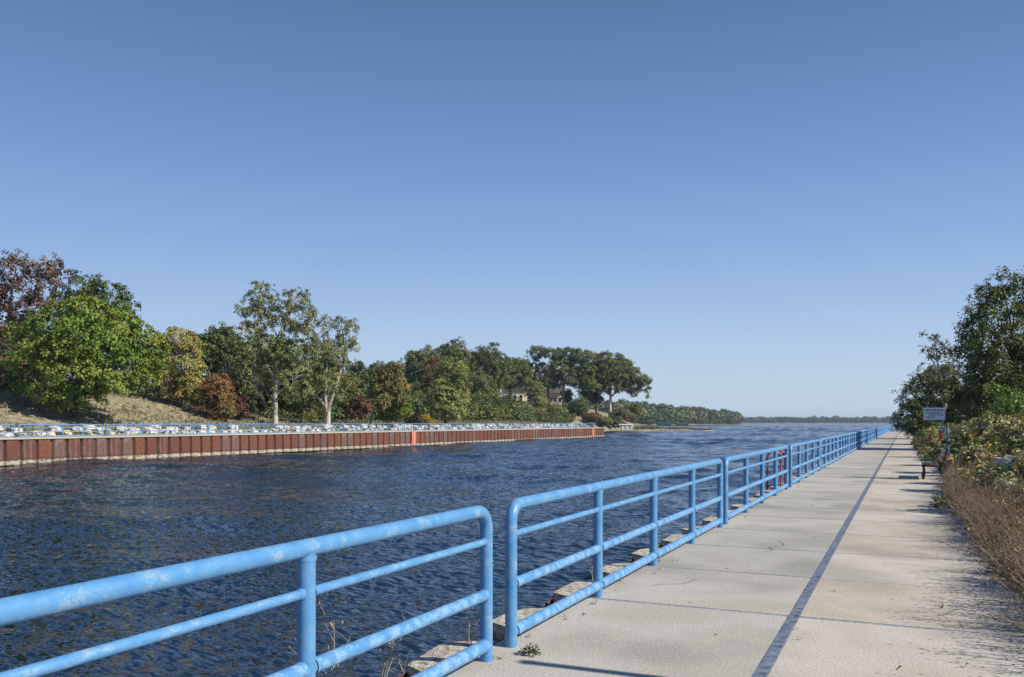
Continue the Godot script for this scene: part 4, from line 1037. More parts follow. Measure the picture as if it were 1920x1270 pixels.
	{"n": "oak_tree", "l": "left shoulder oak of the dark oak hill", "c": "tree", "g": "trees on the wooded point", "x": -136.44, "F": 228.91, "L": [[-135.0, 21.73, 229.61, 3.22, 3.0, 3.22], [-139.3, 21.37, 229.36, 2.62, 2.33, 2.62], [-135.59, 20.46, 225.65, 2.34, 2.3, 2.34], [-136.34, 19.98, 232.3, 2.22, 1.8, 2.22], [-139.51, 19.42, 226.19, 2.2, 1.69, 2.2], [-131.88, 18.73, 228.49, 2.54, 2.04, 2.54], [-139.61, 18.37, 231.58, 2.43, 2.1, 2.43], [-134.47, 17.51, 224.58, 3.15, 2.73, 3.15], [-132.78, 17.25, 231.27, 3.24, 3.0, 3.24], [-140.82, 16.84, 229.28, 2.67, 2.45, 2.67], [-132.91, 15.98, 226.05, 2.88, 2.83, 2.88], [-136.39, 15.95, 232.79, 2.47, 2.12, 2.47], [-138.0, 15.09, 225.41, 3.04, 2.84, 3.04], [-132.62, 14.67, 229.78, 3.25, 2.69, 3.25], [-140.13, 14.3, 229.75, 2.33, 2.19, 2.33], [-135.57, 12.95, 225.37, 2.67, 2.13, 2.67], [-136.44, 16.89, 228.91, 4.19, 4.77, 4.19]], "T": [], "r": 0.4, "pal": "oak", "d": 1.05, "cs": 0.95, "gap": 0.0, "leaf": "broad", "bark": "bark", "core": 0.55},
	{"n": "oak_tree", "l": "tallest domed oak on the dark oak hill", "c": "tree", "g": "trees on the wooded point", "x": -135.42, "F": 245.9, "L": [[-133.51, 24.87, 246.31, 3.7, 3.52, 3.7], [-138.3, 24.48, 247.62, 2.98, 2.86, 2.98], [-134.32, 23.01, 242.4, 2.74, 2.24, 2.74], [-136.22, 23.81, 250.94, 3.81, 3.67, 3.81], [-138.13, 22.16, 241.91, 2.94, 2.79, 2.94], [-130.41, 21.44, 246.24, 3.7, 3.01, 3.7], [-138.91, 21.5, 250.34, 2.91, 2.11, 2.91], [-136.35, 20.2, 240.46, 4.16, 3.13, 4.16], [-133.34, 20.12, 250.94, 3.21, 2.96, 3.21], [-141.18, 19.33, 244.12, 2.72, 2.28, 2.72], [-130.49, 18.17, 241.33, 2.95, 2.39, 2.95], [-138.0, 18.47, 250.43, 3.3, 3.03, 3.3], [-137.12, 17.4, 241.4, 2.7, 1.99, 2.7], [-131.18, 16.91, 248.51, 3.83, 3.6, 3.83], [-139.4, 16.48, 248.59, 4.17, 3.63, 4.17], [-134.61, 15.02, 241.49, 3.15, 2.49, 3.15], [-135.42, 19.5, 245.9, 5.39, 5.67, 5.39]], "T": [], "r": 0.4, "pal": "oak", "d": 1.05, "cs": 0.95, "gap": 0.0, "leaf": "broad", "bark": "bark", "core": 0.55},
	{"n": "oak_tree", "l": "wide dark oak right of the domed oak", "c": "tree", "g": "trees on the wooded point", "x": -128.13, "F": 254.76, "L": [[-125.98, 23.71, 254.84, 4.17, 3.52, 4.17], [-131.17, 22.36, 254.6, 3.07, 2.48, 3.07], [-124.4, 22.33, 251.84, 3.32, 2.5, 3.32], [-126.88, 21.82, 259.38, 4.19, 3.1, 4.19], [-131.73, 20.95, 250.6, 4.02, 3.52, 4.02], [-122.68, 20.06, 254.51, 3.21, 2.5, 3.21], [-132.54, 19.82, 257.89, 3.01, 2.62, 3.01], [-129.3, 18.7, 249.58, 2.75, 2.27, 2.75], [-122.67, 18.57, 258.86, 4.12, 3.81, 4.12], [-133.76, 18.01, 255.51, 2.85, 2.31, 2.85], [-122.86, 16.93, 251.75, 3.07, 2.44, 3.07], [-129.68, 16.82, 260.73, 3.9, 3.48, 3.9], [-130.41, 15.96, 250.21, 4.05, 3.1, 4.05], [-123.06, 15.35, 256.16, 3.89, 2.89, 3.89], [-131.79, 15.09, 257.81, 2.94, 2.65, 2.94], [-126.48, 14.04, 250.86, 3.33, 3.09, 3.33], [-128.13, 18.04, 254.76, 5.49, 5.56, 5.49]], "T": [], "r": 0.4, "pal": "oak", "d": 1.05, "cs": 0.95, "gap": 0.0, "leaf": "broad", "bark": "bark", "core": 0.55},
	{"n": "oak_tree", "l": "dark oak leaning towards the cream house", "c": "tree", "g": "trees on the wooded point", "x": -126.02, "F": 272.25, "L": [[-124.55, 22.03, 272.94, 3.46, 2.47, 3.46], [-128.67, 21.55, 272.02, 2.99, 2.24, 2.99], [-123.17, 21.41, 269.42, 2.39, 1.54, 2.39], [-124.05, 20.86, 275.61, 3.69, 2.59, 3.69], [-128.58, 20.25, 268.64, 3.54, 2.39, 3.54], [-121.12, 19.89, 270.56, 3.65, 2.22, 3.65], [-129.71, 19.87, 275.99, 2.63, 1.74, 2.63], [-127.58, 18.83, 267.67, 2.68, 1.89, 2.68], [-122.94, 18.74, 276.14, 2.34, 1.53, 2.34], [-130.88, 18.25, 271.34, 2.76, 1.73, 2.76], [-121.3, 17.49, 269.84, 2.42, 1.47, 2.42], [-126.23, 17.5, 277.46, 3.22, 1.95, 3.22], [-130.01, 16.67, 268.97, 2.9, 1.86, 2.9], [-120.87, 16.05, 272.55, 2.77, 1.93, 2.77], [-129.44, 16.12, 274.76, 3.54, 2.77, 3.54], [-125.32, 15.49, 268.77, 3.35, 2.1, 3.35], [-126.02, 18.34, 272.25, 4.74, 4.05, 4.74]], "T": [], "r": 0.4, "pal": "oak", "d": 1.05, "cs": 0.95, "gap": 0.0, "leaf": "broad", "bark": "bark", "core": 0.55},
	{"n": "oak_tree", "l": "low dark oak beneath the domed oak", "c": "tree", "g": "trees on the wooded point", "x": -129.85, "F": 220.94, "L": [[-128.39, 12.79, 221.01, 2.16, 1.86, 2.16], [-132.2, 12.45, 221.75, 2.2, 1.56, 2.2], [-129.24, 11.64, 218.34, 2.38, 2.1, 2.38], [-128.32, 11.46, 223.59, 2.1, 1.66, 2.1], [-132.93, 10.86, 219.9, 2.26, 2.0, 2.26], [-126.37, 10.45, 219.49, 2.55, 2.28, 2.55], [-131.66, 10.19, 223.89, 2.7, 2.41, 2.7], [-129.76, 9.61, 217.62, 2.68, 2.04, 2.68], [-128.23, 9.47, 224.46, 2.57, 1.83, 2.57], [-133.45, 9.03, 219.94, 2.14, 1.85, 2.14], [-126.36, 8.58, 219.52, 1.95, 1.49, 1.95], [-130.68, 8.34, 224.46, 1.85, 1.35, 1.85], [-131.27, 7.65, 217.43, 1.76, 1.41, 1.76], [-127.03, 7.64, 222.2, 2.59, 1.81, 2.59], [-133.0, 7.09, 222.22, 2.37, 1.76, 2.37], [-128.9, 6.57, 218.26, 2.16, 1.78, 2.16], [-129.85, 9.14, 220.94, 3.51, 3.44, 3.51]], "T": [], "r": 0.4, "pal": "oak", "d": 1.05, "cs": 0.95, "gap": 0.0, "leaf": "broad", "bark": "bark", "core": 0.55},
	{"n": "oak_tree", "l": "low dark oak behind the pale poplar", "c": "tree", "g": "trees on the wooded point", "x": -119.28, "F": 233.51, "L": [[-117.96, 12.55, 234.06, 1.97, 1.38, 1.97], [-121.52, 12.1, 234.2, 2.84, 2.07, 2.84], [-117.86, 11.55, 231.06, 2.5, 1.5, 2.5], [-117.63, 11.51, 236.48, 2.05, 1.36, 2.05], [-122.04, 10.88, 231.56, 2.69, 1.6, 2.69], [-114.9, 10.75, 233.76, 2.54, 1.5, 2.54], [-122.1, 10.44, 236.61, 3.06, 1.85, 3.06], [-117.93, 9.88, 228.85, 2.8, 2.06, 2.8], [-115.04, 9.63, 236.04, 2.52, 1.93, 2.52], [-123.1, 9.23, 232.02, 2.87, 2.18, 2.87], [-117.02, 8.74, 229.9, 2.83, 1.73, 2.83], [-121.18, 8.61, 237.12, 2.9, 1.76, 2.9], [-121.78, 7.9, 229.84, 2.19, 1.38, 2.19], [-115.61, 7.76, 234.34, 1.99, 1.22, 1.99], [-122.22, 7.2, 236.29, 2.74, 2.06, 2.74], [-119.02, 6.73, 230.16, 2.08, 1.42, 2.08], [-119.28, 9.35, 233.51, 3.96, 3.34, 3.96]], "T": [], "r": 0.4, "pal": "oak", "d": 1.05, "cs": 0.95, "gap": 0.0, "leaf": "broad", "bark": "bark", "core": 0.55},
	{"n": "oak_tree", "l": "low dark oak left of the cream house", "c": "tree", "g": "trees on the wooded point", "x": -133.69, "F": 268.72, "L": [[-133.0, 13.08, 269.13, 1.7, 1.51, 1.7], [-135.2, 13.11, 269.07, 1.18, 1.18, 1.18], [-132.65, 12.3, 267.35, 1.65, 1.34, 1.65], [-134.08, 12.15, 270.71, 1.35, 1.27, 1.35], [-135.39, 11.52, 267.64, 1.61, 1.23, 1.61], [-131.49, 11.18, 268.99, 1.54, 1.53, 1.54], [-135.51, 11.02, 270.52, 1.32, 0.99, 1.32], [-134.57, 10.43, 266.64, 1.53, 1.31, 1.53], [-131.75, 10.2, 270.69, 1.2, 0.97, 1.2], [-135.93, 9.8, 268.34, 1.12, 0.94, 1.12], [-132.34, 9.34, 266.68, 1.26, 1.13, 1.26], [-134.2, 9.12, 270.93, 1.53, 1.33, 1.53], [-135.72, 8.48, 267.11, 1.28, 1.01, 1.28], [-131.36, 8.16, 268.48, 1.7, 1.6, 1.7], [-135.34, 8.01, 269.8, 1.12, 1.02, 1.12], [-133.03, 7.54, 267.08, 1.55, 1.33, 1.55], [-133.69, 9.9, 268.72, 2.27, 3.38, 2.27]], "T": [], "r": 0.4, "pal": "oak", "d": 1.05, "cs": 0.95, "gap": 0.0, "leaf": "broad", "bark": "bark", "core": 0.55},
	{"n": "oak_tree", "l": "oak with a straight pale trunk left of the cream house", "c": "tree", "g": "trees on the wooded point", "x": -114.24, "F": 222.62, "L": [[-115.12, 14.25, 224.33, 4.38, 2.5, 4.38], [-116.54, 12.62, 222.29, 2.81, 2.19, 2.81], [-111.66, 12.87, 223.04, 2.81, 2.19, 2.81]], "T": [[[-114.24, 2.74, 222.62, 0.406], [-114.24, 8.21, 222.62, 0.344], [-114.1, 12.12, 222.69, 0.219], [-114.1, 14.78, 222.69, 0.109]]], "r": 0.0, "pal": "oak", "d": 1.0, "cs": 0.8, "gap": 0.0, "leaf": "broad", "bark": "grey_bark", "core": 0.55},
	{"n": "oak_tree", "l": "open-crowned oak towering behind the cream house", "c": "tree", "g": "trees on the wooded point", "x": -133.28, "F": 326.16, "L": [[-138.37, 30.39, 325.77, 4.4, 2.2, 4.4], [-132.2, 29.67, 324.67, 3.96, 1.98, 3.96], [-139.31, 26.3, 323.47, 2.64, 2.2, 2.64], [-135.15, 24.07, 324.93, 3.52, 1.98, 3.52], [-129.94, 26.23, 326.68, 3.52, 2.64, 3.52], [-128.53, 30.17, 327.27, 2.2, 1.76, 2.2], [-136.71, 20.85, 325.79, 3.96, 2.2, 3.96], [-138.68, 21.8, 322.01, 3.08, 2.2, 3.08], [-132.34, 21.46, 326.76, 3.08, 2.2, 3.08], [-142.82, 24.18, 323.26, 3.08, 2.64, 3.08], [-143.22, 21.83, 320.36, 3.08, 3.08, 3.08], [-144.89, 24.47, 319.79, 3.08, 2.64, 3.08], [-138.46, 18.39, 324.29, 4.4, 1.76, 4.4], [-133.69, 17.93, 326.0, 3.96, 1.76, 3.96], [-142.47, 17.95, 322.47, 3.52, 1.54, 3.52]], "T": [[[-133.28, 5.39, 326.16, 0.748], [-133.68, 14.19, 325.97, 0.616], [-134.88, 20.79, 325.42, 0.44], [-136.88, 26.29, 324.5, 0.264], [-137.68, 29.59, 324.13, 0.132]], [[-134.08, 17.49, 325.79, 0.484], [-132.08, 22.99, 326.71, 0.33], [-131.28, 28.49, 327.08, 0.154]]], "r": 0.0, "pal": "oak", "d": 1.05, "cs": 0.85, "gap": 0.05, "leaf": "broad", "bark": "dark_bark", "core": 0.55},
	{"n": "oak_tree", "l": "dense oak with a straight pale trunk right of the cream house", "c": "tree", "g": "trees on the wooded point", "x": -120.08, "F": 308.01, "L": [[-118.34, 27.34, 310.38, 4.54, 2.89, 4.54], [-120.66, 22.59, 306.12, 4.54, 2.89, 4.54], [-116.19, 22.63, 308.77, 4.95, 3.3, 4.95], [-113.4, 27.15, 310.09, 4.54, 2.47, 4.54], [-118.66, 18.06, 306.62, 4.12, 2.06, 4.12], [-112.81, 20.73, 313.31, 4.54, 3.3, 4.54], [-122.44, 19.43, 307.83, 2.89, 2.06, 2.89], [-114.96, 17.57, 311.35, 4.12, 2.47, 4.12], [-110.28, 16.01, 310.51, 3.71, 2.89, 3.71], [-123.34, 16.12, 307.29, 2.06, 1.44, 2.06]], "T": [[[-120.08, 3.71, 308.01, 0.516], [-120.08, 11.34, 308.01, 0.454], [-119.89, 17.53, 308.1, 0.33], [-118.96, 22.69, 308.53, 0.165]]], "r": 0.0, "pal": "oak", "d": 1.2, "cs": 0.9, "gap": 0.0, "leaf": "broad", "bark": "grey_bark", "core": 0.55},
	{"n": "oak_tree", "l": "umbrella-shaped oak with pale trunk at the tip of the point", "c": "tree", "g": "trees on the wooded point", "x": -105.16, "F": 320.39, "L": [[-110.51, 25.19, 319.28, 5.03, 2.93, 5.03], [-105.87, 25.92, 319.87, 5.03, 2.93, 5.03], [-102.08, 23.92, 323.04, 4.61, 2.72, 4.61], [-98.26, 20.9, 323.35, 4.19, 2.51, 4.19], [-95.01, 18.77, 324.05, 3.35, 2.09, 3.35], [-107.13, 20.79, 317.12, 5.44, 2.93, 5.44], [-102.06, 19.16, 320.22, 5.44, 2.93, 5.44], [-109.1, 16.22, 316.45, 4.19, 2.51, 4.19], [-104.74, 15.02, 319.75, 4.61, 2.09, 4.61], [-98.62, 15.93, 324.55, 4.19, 2.09, 4.19], [-93.7, 15.49, 326.21, 2.51, 1.68, 2.51], [-92.01, 18.01, 327.09, 1.68, 1.68, 1.68], [-96.54, 12.97, 324.85, 2.09, 1.05, 2.09], [-91.4, 12.95, 326.46, 1.05, 1.68, 1.05], [-112.67, 21.98, 317.23, 5.03, 2.93, 5.03], [-103.88, 22.56, 320.48, 7.12, 3.35, 7.12], [-100.27, 18.47, 324.24, 5.03, 2.51, 5.03], [-108.82, 18.41, 318.84, 5.03, 2.51, 5.03]], "T": [[[-105.16, 3.53, 320.39, 0.67], [-105.16, 8.35, 320.39, 0.565], [-104.97, 12.54, 320.48, 0.482], [-105.35, 17.77, 320.3, 0.335], [-105.92, 23.01, 320.04, 0.168]], [[-104.97, 11.49, 320.48, 0.377], [-101.17, 15.05, 322.23, 0.272], [-96.42, 17.77, 324.42, 0.168]], [[-105.16, 12.12, 320.39, 0.377], [-108.78, 16.31, 318.73, 0.251]]], "r": 0.0, "pal": "oakwarm", "d": 1.15, "cs": 0.85, "gap": 0.0, "leaf": "broad", "bark": "white_bark", "core": 0.55},
	{"n": "oak_tree", "l": "shadowy oak with dark trunk between the two pale trunks", "c": "tree", "g": "trees on the wooded point", "x": -118.62, "F": 330.71, "L": [[-117.68, 16.62, 330.94, 1.96, 1.58, 1.96], [-119.95, 15.83, 330.74, 1.43, 1.16, 1.43], [-117.41, 15.57, 329.05, 1.8, 1.49, 1.8], [-118.63, 15.02, 332.78, 1.42, 1.39, 1.42], [-120.39, 14.45, 329.19, 1.74, 1.73, 1.74], [-116.38, 13.87, 330.28, 1.76, 1.7, 1.76], [-119.79, 13.44, 332.58, 1.66, 1.38, 1.66], [-119.28, 12.8, 328.72, 1.3, 1.27, 1.3], [-117.31, 12.56, 331.42, 1.32, 1.3, 1.32], [-118.62, 14.12, 330.71, 2.17, 2.89, 2.17]], "T": [], "r": 0.4, "pal": "oak", "d": 0.9, "cs": 0.8, "gap": 0.0, "leaf": "broad", "bark": "bark", "core": 0.55},
	{"n": "oak_tree", "l": "dark shadowed tree left of the umbrella oak trunk", "c": "tree", "g": "trees on the wooded point", "x": -113.4, "F": 327.61, "L": [[-112.68, 13.97, 327.83, 1.11, 0.84, 1.11], [-114.72, 13.75, 327.86, 1.54, 1.44, 1.54], [-113.25, 13.12, 325.87, 1.32, 1.26, 1.32], [-113.29, 12.77, 329.69, 1.13, 1.09, 1.13], [-114.74, 12.12, 325.86, 1.16, 0.93, 1.16], [-111.97, 11.58, 326.81, 1.64, 1.56, 1.64], [-114.67, 11.08, 329.08, 1.5, 1.23, 1.5], [-114.05, 10.66, 326.12, 1.58, 1.27, 1.58], [-112.21, 10.09, 328.48, 1.1, 0.9, 1.1], [-113.4, 11.78, 327.61, 1.9, 2.85, 1.9]], "T": [], "r": 0.4, "pal": "oak", "d": 0.9, "cs": 0.8, "gap": 0.0, "leaf": "broad", "bark": "bark", "core": 0.55},
	{"n": "leafy_shrub", "l": "olive bush directly before the cream house", "c": "shrub", "g": "shrubs on the wooded point", "x": -126.38, "F": 299.61, "L": [[-125.51, 10.6, 299.83, 1.67, 1.24, 1.67], [-127.74, 10.16, 299.53, 2.07, 1.67, 2.07], [-126.19, 9.7, 298.0, 1.73, 1.45, 1.73], [-125.71, 9.4, 301.36, 1.81, 1.3, 1.81], [-127.38, 8.97, 298.37, 2.05, 1.44, 2.05], [-125.11, 8.59, 298.82, 2.0, 1.77, 2.0], [-126.74, 8.22, 300.94, 1.78, 1.5, 1.78], [-126.38, 9.17, 299.61, 2.01, 1.95, 2.01]], "T": [], "r": 0.1, "pal": "poplar", "d": 1.1, "cs": 0.6, "gap": 0.0, "leaf": "broad", "bark": "bark", "core": 0.55},
	{"n": "leafy_shrub", "l": "light olive tree hiding the middle of the cream house", "c": "shrub", "g": "shrubs on the wooded point", "x": -129.41, "F": 301.52, "L": [[-128.38, 15.4, 301.7, 2.04, 1.96, 2.04], [-131.02, 15.04, 302.43, 1.98, 1.59, 1.98], [-128.19, 14.15, 299.92, 1.8, 1.64, 1.8], [-128.15, 13.7, 303.49, 2.4, 2.27, 2.4], [-131.0, 13.03, 300.15, 2.1, 1.78, 2.1], [-127.63, 12.52, 301.83, 2.59, 1.96, 2.59], [-130.08, 11.99, 302.97, 2.61, 2.28, 2.61], [-129.41, 13.34, 301.52, 2.48, 2.95, 2.48]], "T": [], "r": 0.1, "pal": "poplar", "d": 1.1, "cs": 0.6, "gap": 0.0, "leaf": "broad", "bark": "bark", "core": 0.55},
	{"n": "leafy_shrub", "l": "round pale green bush left of the cream house", "c": "shrub", "g": "shrubs on the wooded point", "x": -117.56, "F": 243.12, "L": [[-116.83, 4.45, 243.37, 1.3, 0.62, 1.3], [-118.74, 4.22, 243.45, 1.65, 0.84, 1.65], [-117.03, 3.96, 241.93, 1.25, 0.66, 1.25], [-117.44, 3.79, 244.64, 1.25, 0.6, 1.25], [-118.55, 3.57, 242.03, 1.23, 0.59, 1.23], [-116.3, 3.39, 243.34, 1.27, 0.58, 1.27], [-118.52, 3.13, 243.92, 1.24, 0.55, 1.24], [-117.56, 3.67, 243.12, 1.67, 1.01, 1.67]], "T": [], "r": 0.1, "pal": "poplar", "d": 1.1, "cs": 0.6, "gap": 0.0, "leaf": "broad", "bark": "bark", "core": 0.55},
	{"n": "leafy_shrub", "l": "dark green bush below the arched windows", "c": "shrub", "g": "shrubs on the wooded point", "x": -119.24, "F": 258.86, "L": [[-118.15, 5.15, 259.11, 2.46, 0.97, 2.46], [-120.81, 4.86, 259.61, 2.96, 1.38, 2.96], [-118.74, 4.62, 256.43, 1.98, 0.84, 1.98], [-119.65, 4.33, 261.38, 2.69, 1.16, 2.69], [-121.54, 3.99, 257.98, 1.99, 0.8, 1.99], [-117.31, 3.73, 258.41, 2.32, 1.1, 2.32], [-120.65, 3.4, 260.1, 2.58, 1.12, 2.58], [-119.24, 4.14, 258.86, 2.74, 1.5, 2.74]], "T": [], "r": 0.1, "pal": "mid", "d": 1.1, "cs": 0.6, "gap": 0.0, "leaf": "broad", "bark": "bark", "core": 0.55},
	{"n": "leafy_shrub", "l": "green bush below the cream house", "c": "shrub", "g": "shrubs on the wooded point", "x": -112.77, "F": 261.84, "L": [[-111.68, 5.22, 262.0, 2.16, 1.09, 2.16], [-114.47, 4.89, 261.82, 2.33, 1.18, 2.33], [-111.96, 4.55, 260.08, 2.49, 1.3, 2.49], [-112.7, 4.32, 264.19, 2.62, 1.3, 2.62], [-114.42, 3.99, 260.39, 2.06, 1.01, 2.06], [-110.98, 3.69, 260.92, 2.55, 1.28, 2.55], [-113.91, 3.45, 263.0, 2.18, 1.01, 2.18], [-112.77, 4.14, 261.84, 2.55, 1.5, 2.55]], "T": [], "r": 0.1, "pal": "olive", "d": 1.1, "cs": 0.6, "gap": 0.0, "leaf": "broad", "bark": "bark", "core": 0.55},
	{"n": "leafy_shrub", "l": "green bush right of the cream house", "c": "shrub", "g": "shrubs on the wooded point", "x": -108.16, "F": 269.47, "L": [[-107.3, 5.6, 269.97, 2.29, 1.31, 2.29], [-109.53, 5.36, 270.4, 2.39, 1.18, 2.39], [-107.2, 5.04, 267.53, 1.67, 0.86, 1.67], [-107.04, 4.73, 271.45, 2.55, 1.31, 2.55], [-110.18, 4.4, 268.87, 2.16, 1.17, 2.16], [-106.22, 4.07, 269.19, 2.44, 1.25, 2.44], [-109.14, 3.72, 270.98, 1.84, 0.99, 1.84], [-108.16, 4.55, 269.47, 2.39, 1.52, 2.39]], "T": [], "r": 0.1, "pal": "olive", "d": 1.1, "cs": 0.6, "gap": 0.0, "leaf": "broad", "bark": "bark", "core": 0.55},
	{"n": "leafy_shrub", "l": "dark green bush between the oak trunks", "c": "shrub", "g": "shrubs on the wooded point", "x": -112.91, "F": 305.81, "L": [[-111.78, 9.34, 306.22, 1.96, 1.79, 1.96], [-114.32, 8.57, 306.53, 2.13, 1.66, 2.13], [-112.77, 8.09, 303.63, 2.29, 1.94, 2.29], [-112.05, 7.62, 307.94, 2.07, 1.78, 2.07], [-114.34, 7.05, 303.85, 2.07, 1.8, 2.07], [-111.02, 6.57, 305.32, 1.97, 1.7, 1.97], [-114.33, 5.97, 306.98, 2.34, 1.91, 2.34], [-112.91, 7.34, 305.81, 2.68, 2.68, 2.68]], "T": [], "r": 0.1, "pal": "mid", "d": 1.1, "cs": 0.6, "gap": 0.0, "leaf": "broad", "bark": "bark", "core": 0.55},
	{"n": "leafy_shrub", "l": "reddish olive scrub beneath the umbrella oak", "c": "shrub", "g": "shrubs on the wooded point", "x": -102.95, "F": 293.89, "L": [[-101.79, 4.02, 294.13, 2.11, 0.72, 2.11], [-104.76, 3.77, 294.02, 2.23, 0.69, 2.23], [-102.11, 3.48, 292.2, 2.62, 0.82, 2.62], [-102.9, 3.31, 296.07, 2.14, 0.65, 2.14], [-104.72, 3.1, 292.81, 1.75, 0.61, 1.75], [-101.21, 2.9, 293.24, 2.06, 0.67, 2.06], [-103.87, 2.66, 295.41, 2.43, 0.77, 2.43], [-102.95, 3.2, 293.89, 2.56, 1.05, 2.56]], "T": [], "r": 0.1, "pal": "deadbrown", "d": 1.1, "cs": 0.6, "gap": 0.0, "leaf": "broad", "bark": "bark", "core": 0.55},
	{"n": "leafy_shrub", "l": "tan scrub beside the umbrella oak trunk", "c": "shrub", "g": "shrubs on the wooded point", "x": -99.66, "F": 317.42, "L": [[-98.79, 6.09, 318.25, 1.76, 0.92, 1.76], [-101.4, 5.76, 317.43, 1.84, 0.96, 1.84], [-98.82, 5.33, 315.87, 1.71, 0.92, 1.71], [-99.25, 5.11, 319.55, 1.81, 0.77, 1.81], [-101.79, 4.79, 316.54, 2.06, 0.88, 2.06], [-97.59, 4.47, 317.8, 1.87, 0.99, 1.87], [-100.75, 4.17, 318.81, 2.38, 1.27, 2.38], [-99.66, 4.95, 317.42, 2.5, 1.48, 2.5]], "T": [], "r": 0.1, "pal": "tan", "d": 1.1, "cs": 0.6, "gap": 0.0, "leaf": "broad", "bark": "bark", "core": 0.55},
	{"n": "leafy_shrub", "l": "olive bush sloping to the beach", "c": "shrub", "g": "shrubs on the wooded point", "x": -99.29, "F": 334.1, "L": [[-98.58, 7.5, 334.65, 1.45, 1.34, 1.45], [-100.5, 6.92, 334.54, 1.63, 1.59, 1.63], [-98.71, 6.25, 332.78, 1.48, 1.16, 1.48], [-98.81, 5.78, 335.61, 1.66, 1.3, 1.66], [-100.69, 5.27, 333.16, 1.71, 1.65, 1.71], [-98.04, 4.68, 333.18, 1.66, 1.48, 1.66], [-100.16, 4.13, 335.13, 1.58, 1.35, 1.58], [-99.29, 5.53, 334.1, 1.9, 2.59, 1.9]], "T": [], "r": 0.1, "pal": "olive", "d": 1.1, "cs": 0.6, "gap": 0.0, "leaf": "broad", "bark": "bark", "core": 0.55},
	{"n": "leafy_shrub", "l": "low olive scrub on the sandy slope under the umbrella oak", "c": "shrub", "g": "shrubs on the wooded point", "x": -102.35, "F": 302.97, "L": [[-101.68, 2.65, 303.64, 2.27, 0.75, 2.27], [-103.52, 2.54, 304.11, 2.31, 0.83, 2.31], [-101.75, 2.36, 300.85, 2.14, 0.68, 2.14], [-102.36, 2.14, 304.9, 2.35, 0.77, 2.35], [-104.38, 1.94, 301.92, 2.0, 0.63, 2.0], [-100.4, 1.74, 302.68, 1.85, 0.58, 1.85], [-103.18, 1.56, 304.38, 2.45, 0.73, 2.45], [-102.35, 2.05, 302.97, 2.4, 0.95, 2.4]], "T": [], "r": 0.1, "pal": "olive", "d": 1.1, "cs": 0.6, "gap": 0.0, "leaf": "broad", "bark": "bark", "core": 0.55},
	{"n": "leafy_shrub", "l": "green scrub at the foot of the umbrella oak trunk", "c": "shrub", "g": "shrubs on the wooded point", "x": -100.55, "F": 311.51, "L": [[-99.96, 3.13, 311.99, 1.59, 0.65, 1.59], [-101.75, 3.01, 311.96, 1.7, 0.8, 1.7], [-100.18, 2.74, 310.15, 1.44, 0.64, 1.44], [-100.2, 2.57, 313.23, 1.25, 0.58, 1.25], [-101.58, 2.36, 310.22, 1.26, 0.52, 1.26], [-99.51, 2.19, 310.77, 1.89, 0.85, 1.89], [-101.38, 1.94, 312.46, 1.88, 0.85, 1.88], [-100.55, 2.46, 311.51, 1.79, 0.97, 1.79]], "T": [], "r": 0.1, "pal": "mid", "d": 1.1, "cs": 0.6, "gap": 0.0, "leaf": "broad", "bark": "bark", "core": 0.55},
	{"n": "leafy_shrub", "l": "tan scrub above the white boathouse", "c": "shrub", "g": "shrubs on the wooded point", "x": -98.81, "F": 326.62, "L": [[-98.19, 3.86, 326.98, 1.57, 0.81, 1.57], [-99.77, 3.61, 326.82, 1.55, 0.77, 1.55], [-98.16, 3.4, 325.66, 1.23, 0.53, 1.23], [-98.63, 3.25, 328.26, 1.55, 0.74, 1.55], [-99.87, 3.02, 325.43, 1.48, 0.69, 1.48], [-97.68, 2.83, 326.19, 1.32, 0.65, 1.32], [-99.56, 2.57, 327.53, 1.15, 0.58, 1.15], [-98.81, 3.13, 326.62, 1.63, 1.01, 1.63]], "T": [], "r": 0.1, "pal": "tan", "d": 1.1, "cs": 0.6, "gap": 0.0, "leaf": "broad", "bark": "bark", "core": 0.55},
	{"n": "leafy_shrub", "l": "dark bush beside the right wing of the cream house", "c": "shrub", "g": "shrubs on the wooded point", "x": -120.76, "F": 313.21, "L": [[-120.15, 12.93, 313.24, 1.63, 1.46, 1.63], [-121.82, 12.63, 313.19, 1.11, 0.94, 1.11], [-120.03, 12.2, 311.97, 1.75, 1.52, 1.75], [-120.33, 11.72, 314.45, 1.52, 1.22, 1.52], [-121.93, 11.29, 312.81, 1.1, 1.02, 1.1], [-119.51, 10.7, 312.56, 1.16, 1.12, 1.16], [-121.08, 10.51, 314.13, 1.57, 1.28, 1.57], [-120.76, 11.49, 313.21, 1.61, 2.26, 1.61]], "T": [], "r": 0.1, "pal": "mid", "d": 1.1, "cs": 0.6, "gap": 0.0, "leaf": "broad", "bark": "bark", "core": 0.55},
	{"n": "leafy_shrub", "l": "green scrub left of the point lawn", "c": "shrub", "g": "shrubs on the wooded point", "x": -111.31, "F": 212.97, "L": [[-110.42, 3.74, 213.6, 1.97, 0.55, 1.97], [-113.43, 3.65, 213.23, 2.75, 0.62, 2.75], [-109.81, 3.42, 211.07, 2.44, 0.71, 2.44], [-110.27, 3.26, 215.41, 2.74, 0.61, 2.74], [-113.81, 3.06, 212.4, 2.85, 0.65, 2.85], [-108.94, 2.86, 212.31, 2.1, 0.6, 2.1], [-112.47, 2.75, 214.26, 2.33, 0.61, 2.33], [-111.31, 3.15, 212.97, 2.81, 0.9, 2.81]], "T": [], "r": 0.1, "pal": "olive", "d": 1.1, "cs": 0.6, "gap": 0.0, "leaf": "broad", "bark": "bark", "core": 0.55},
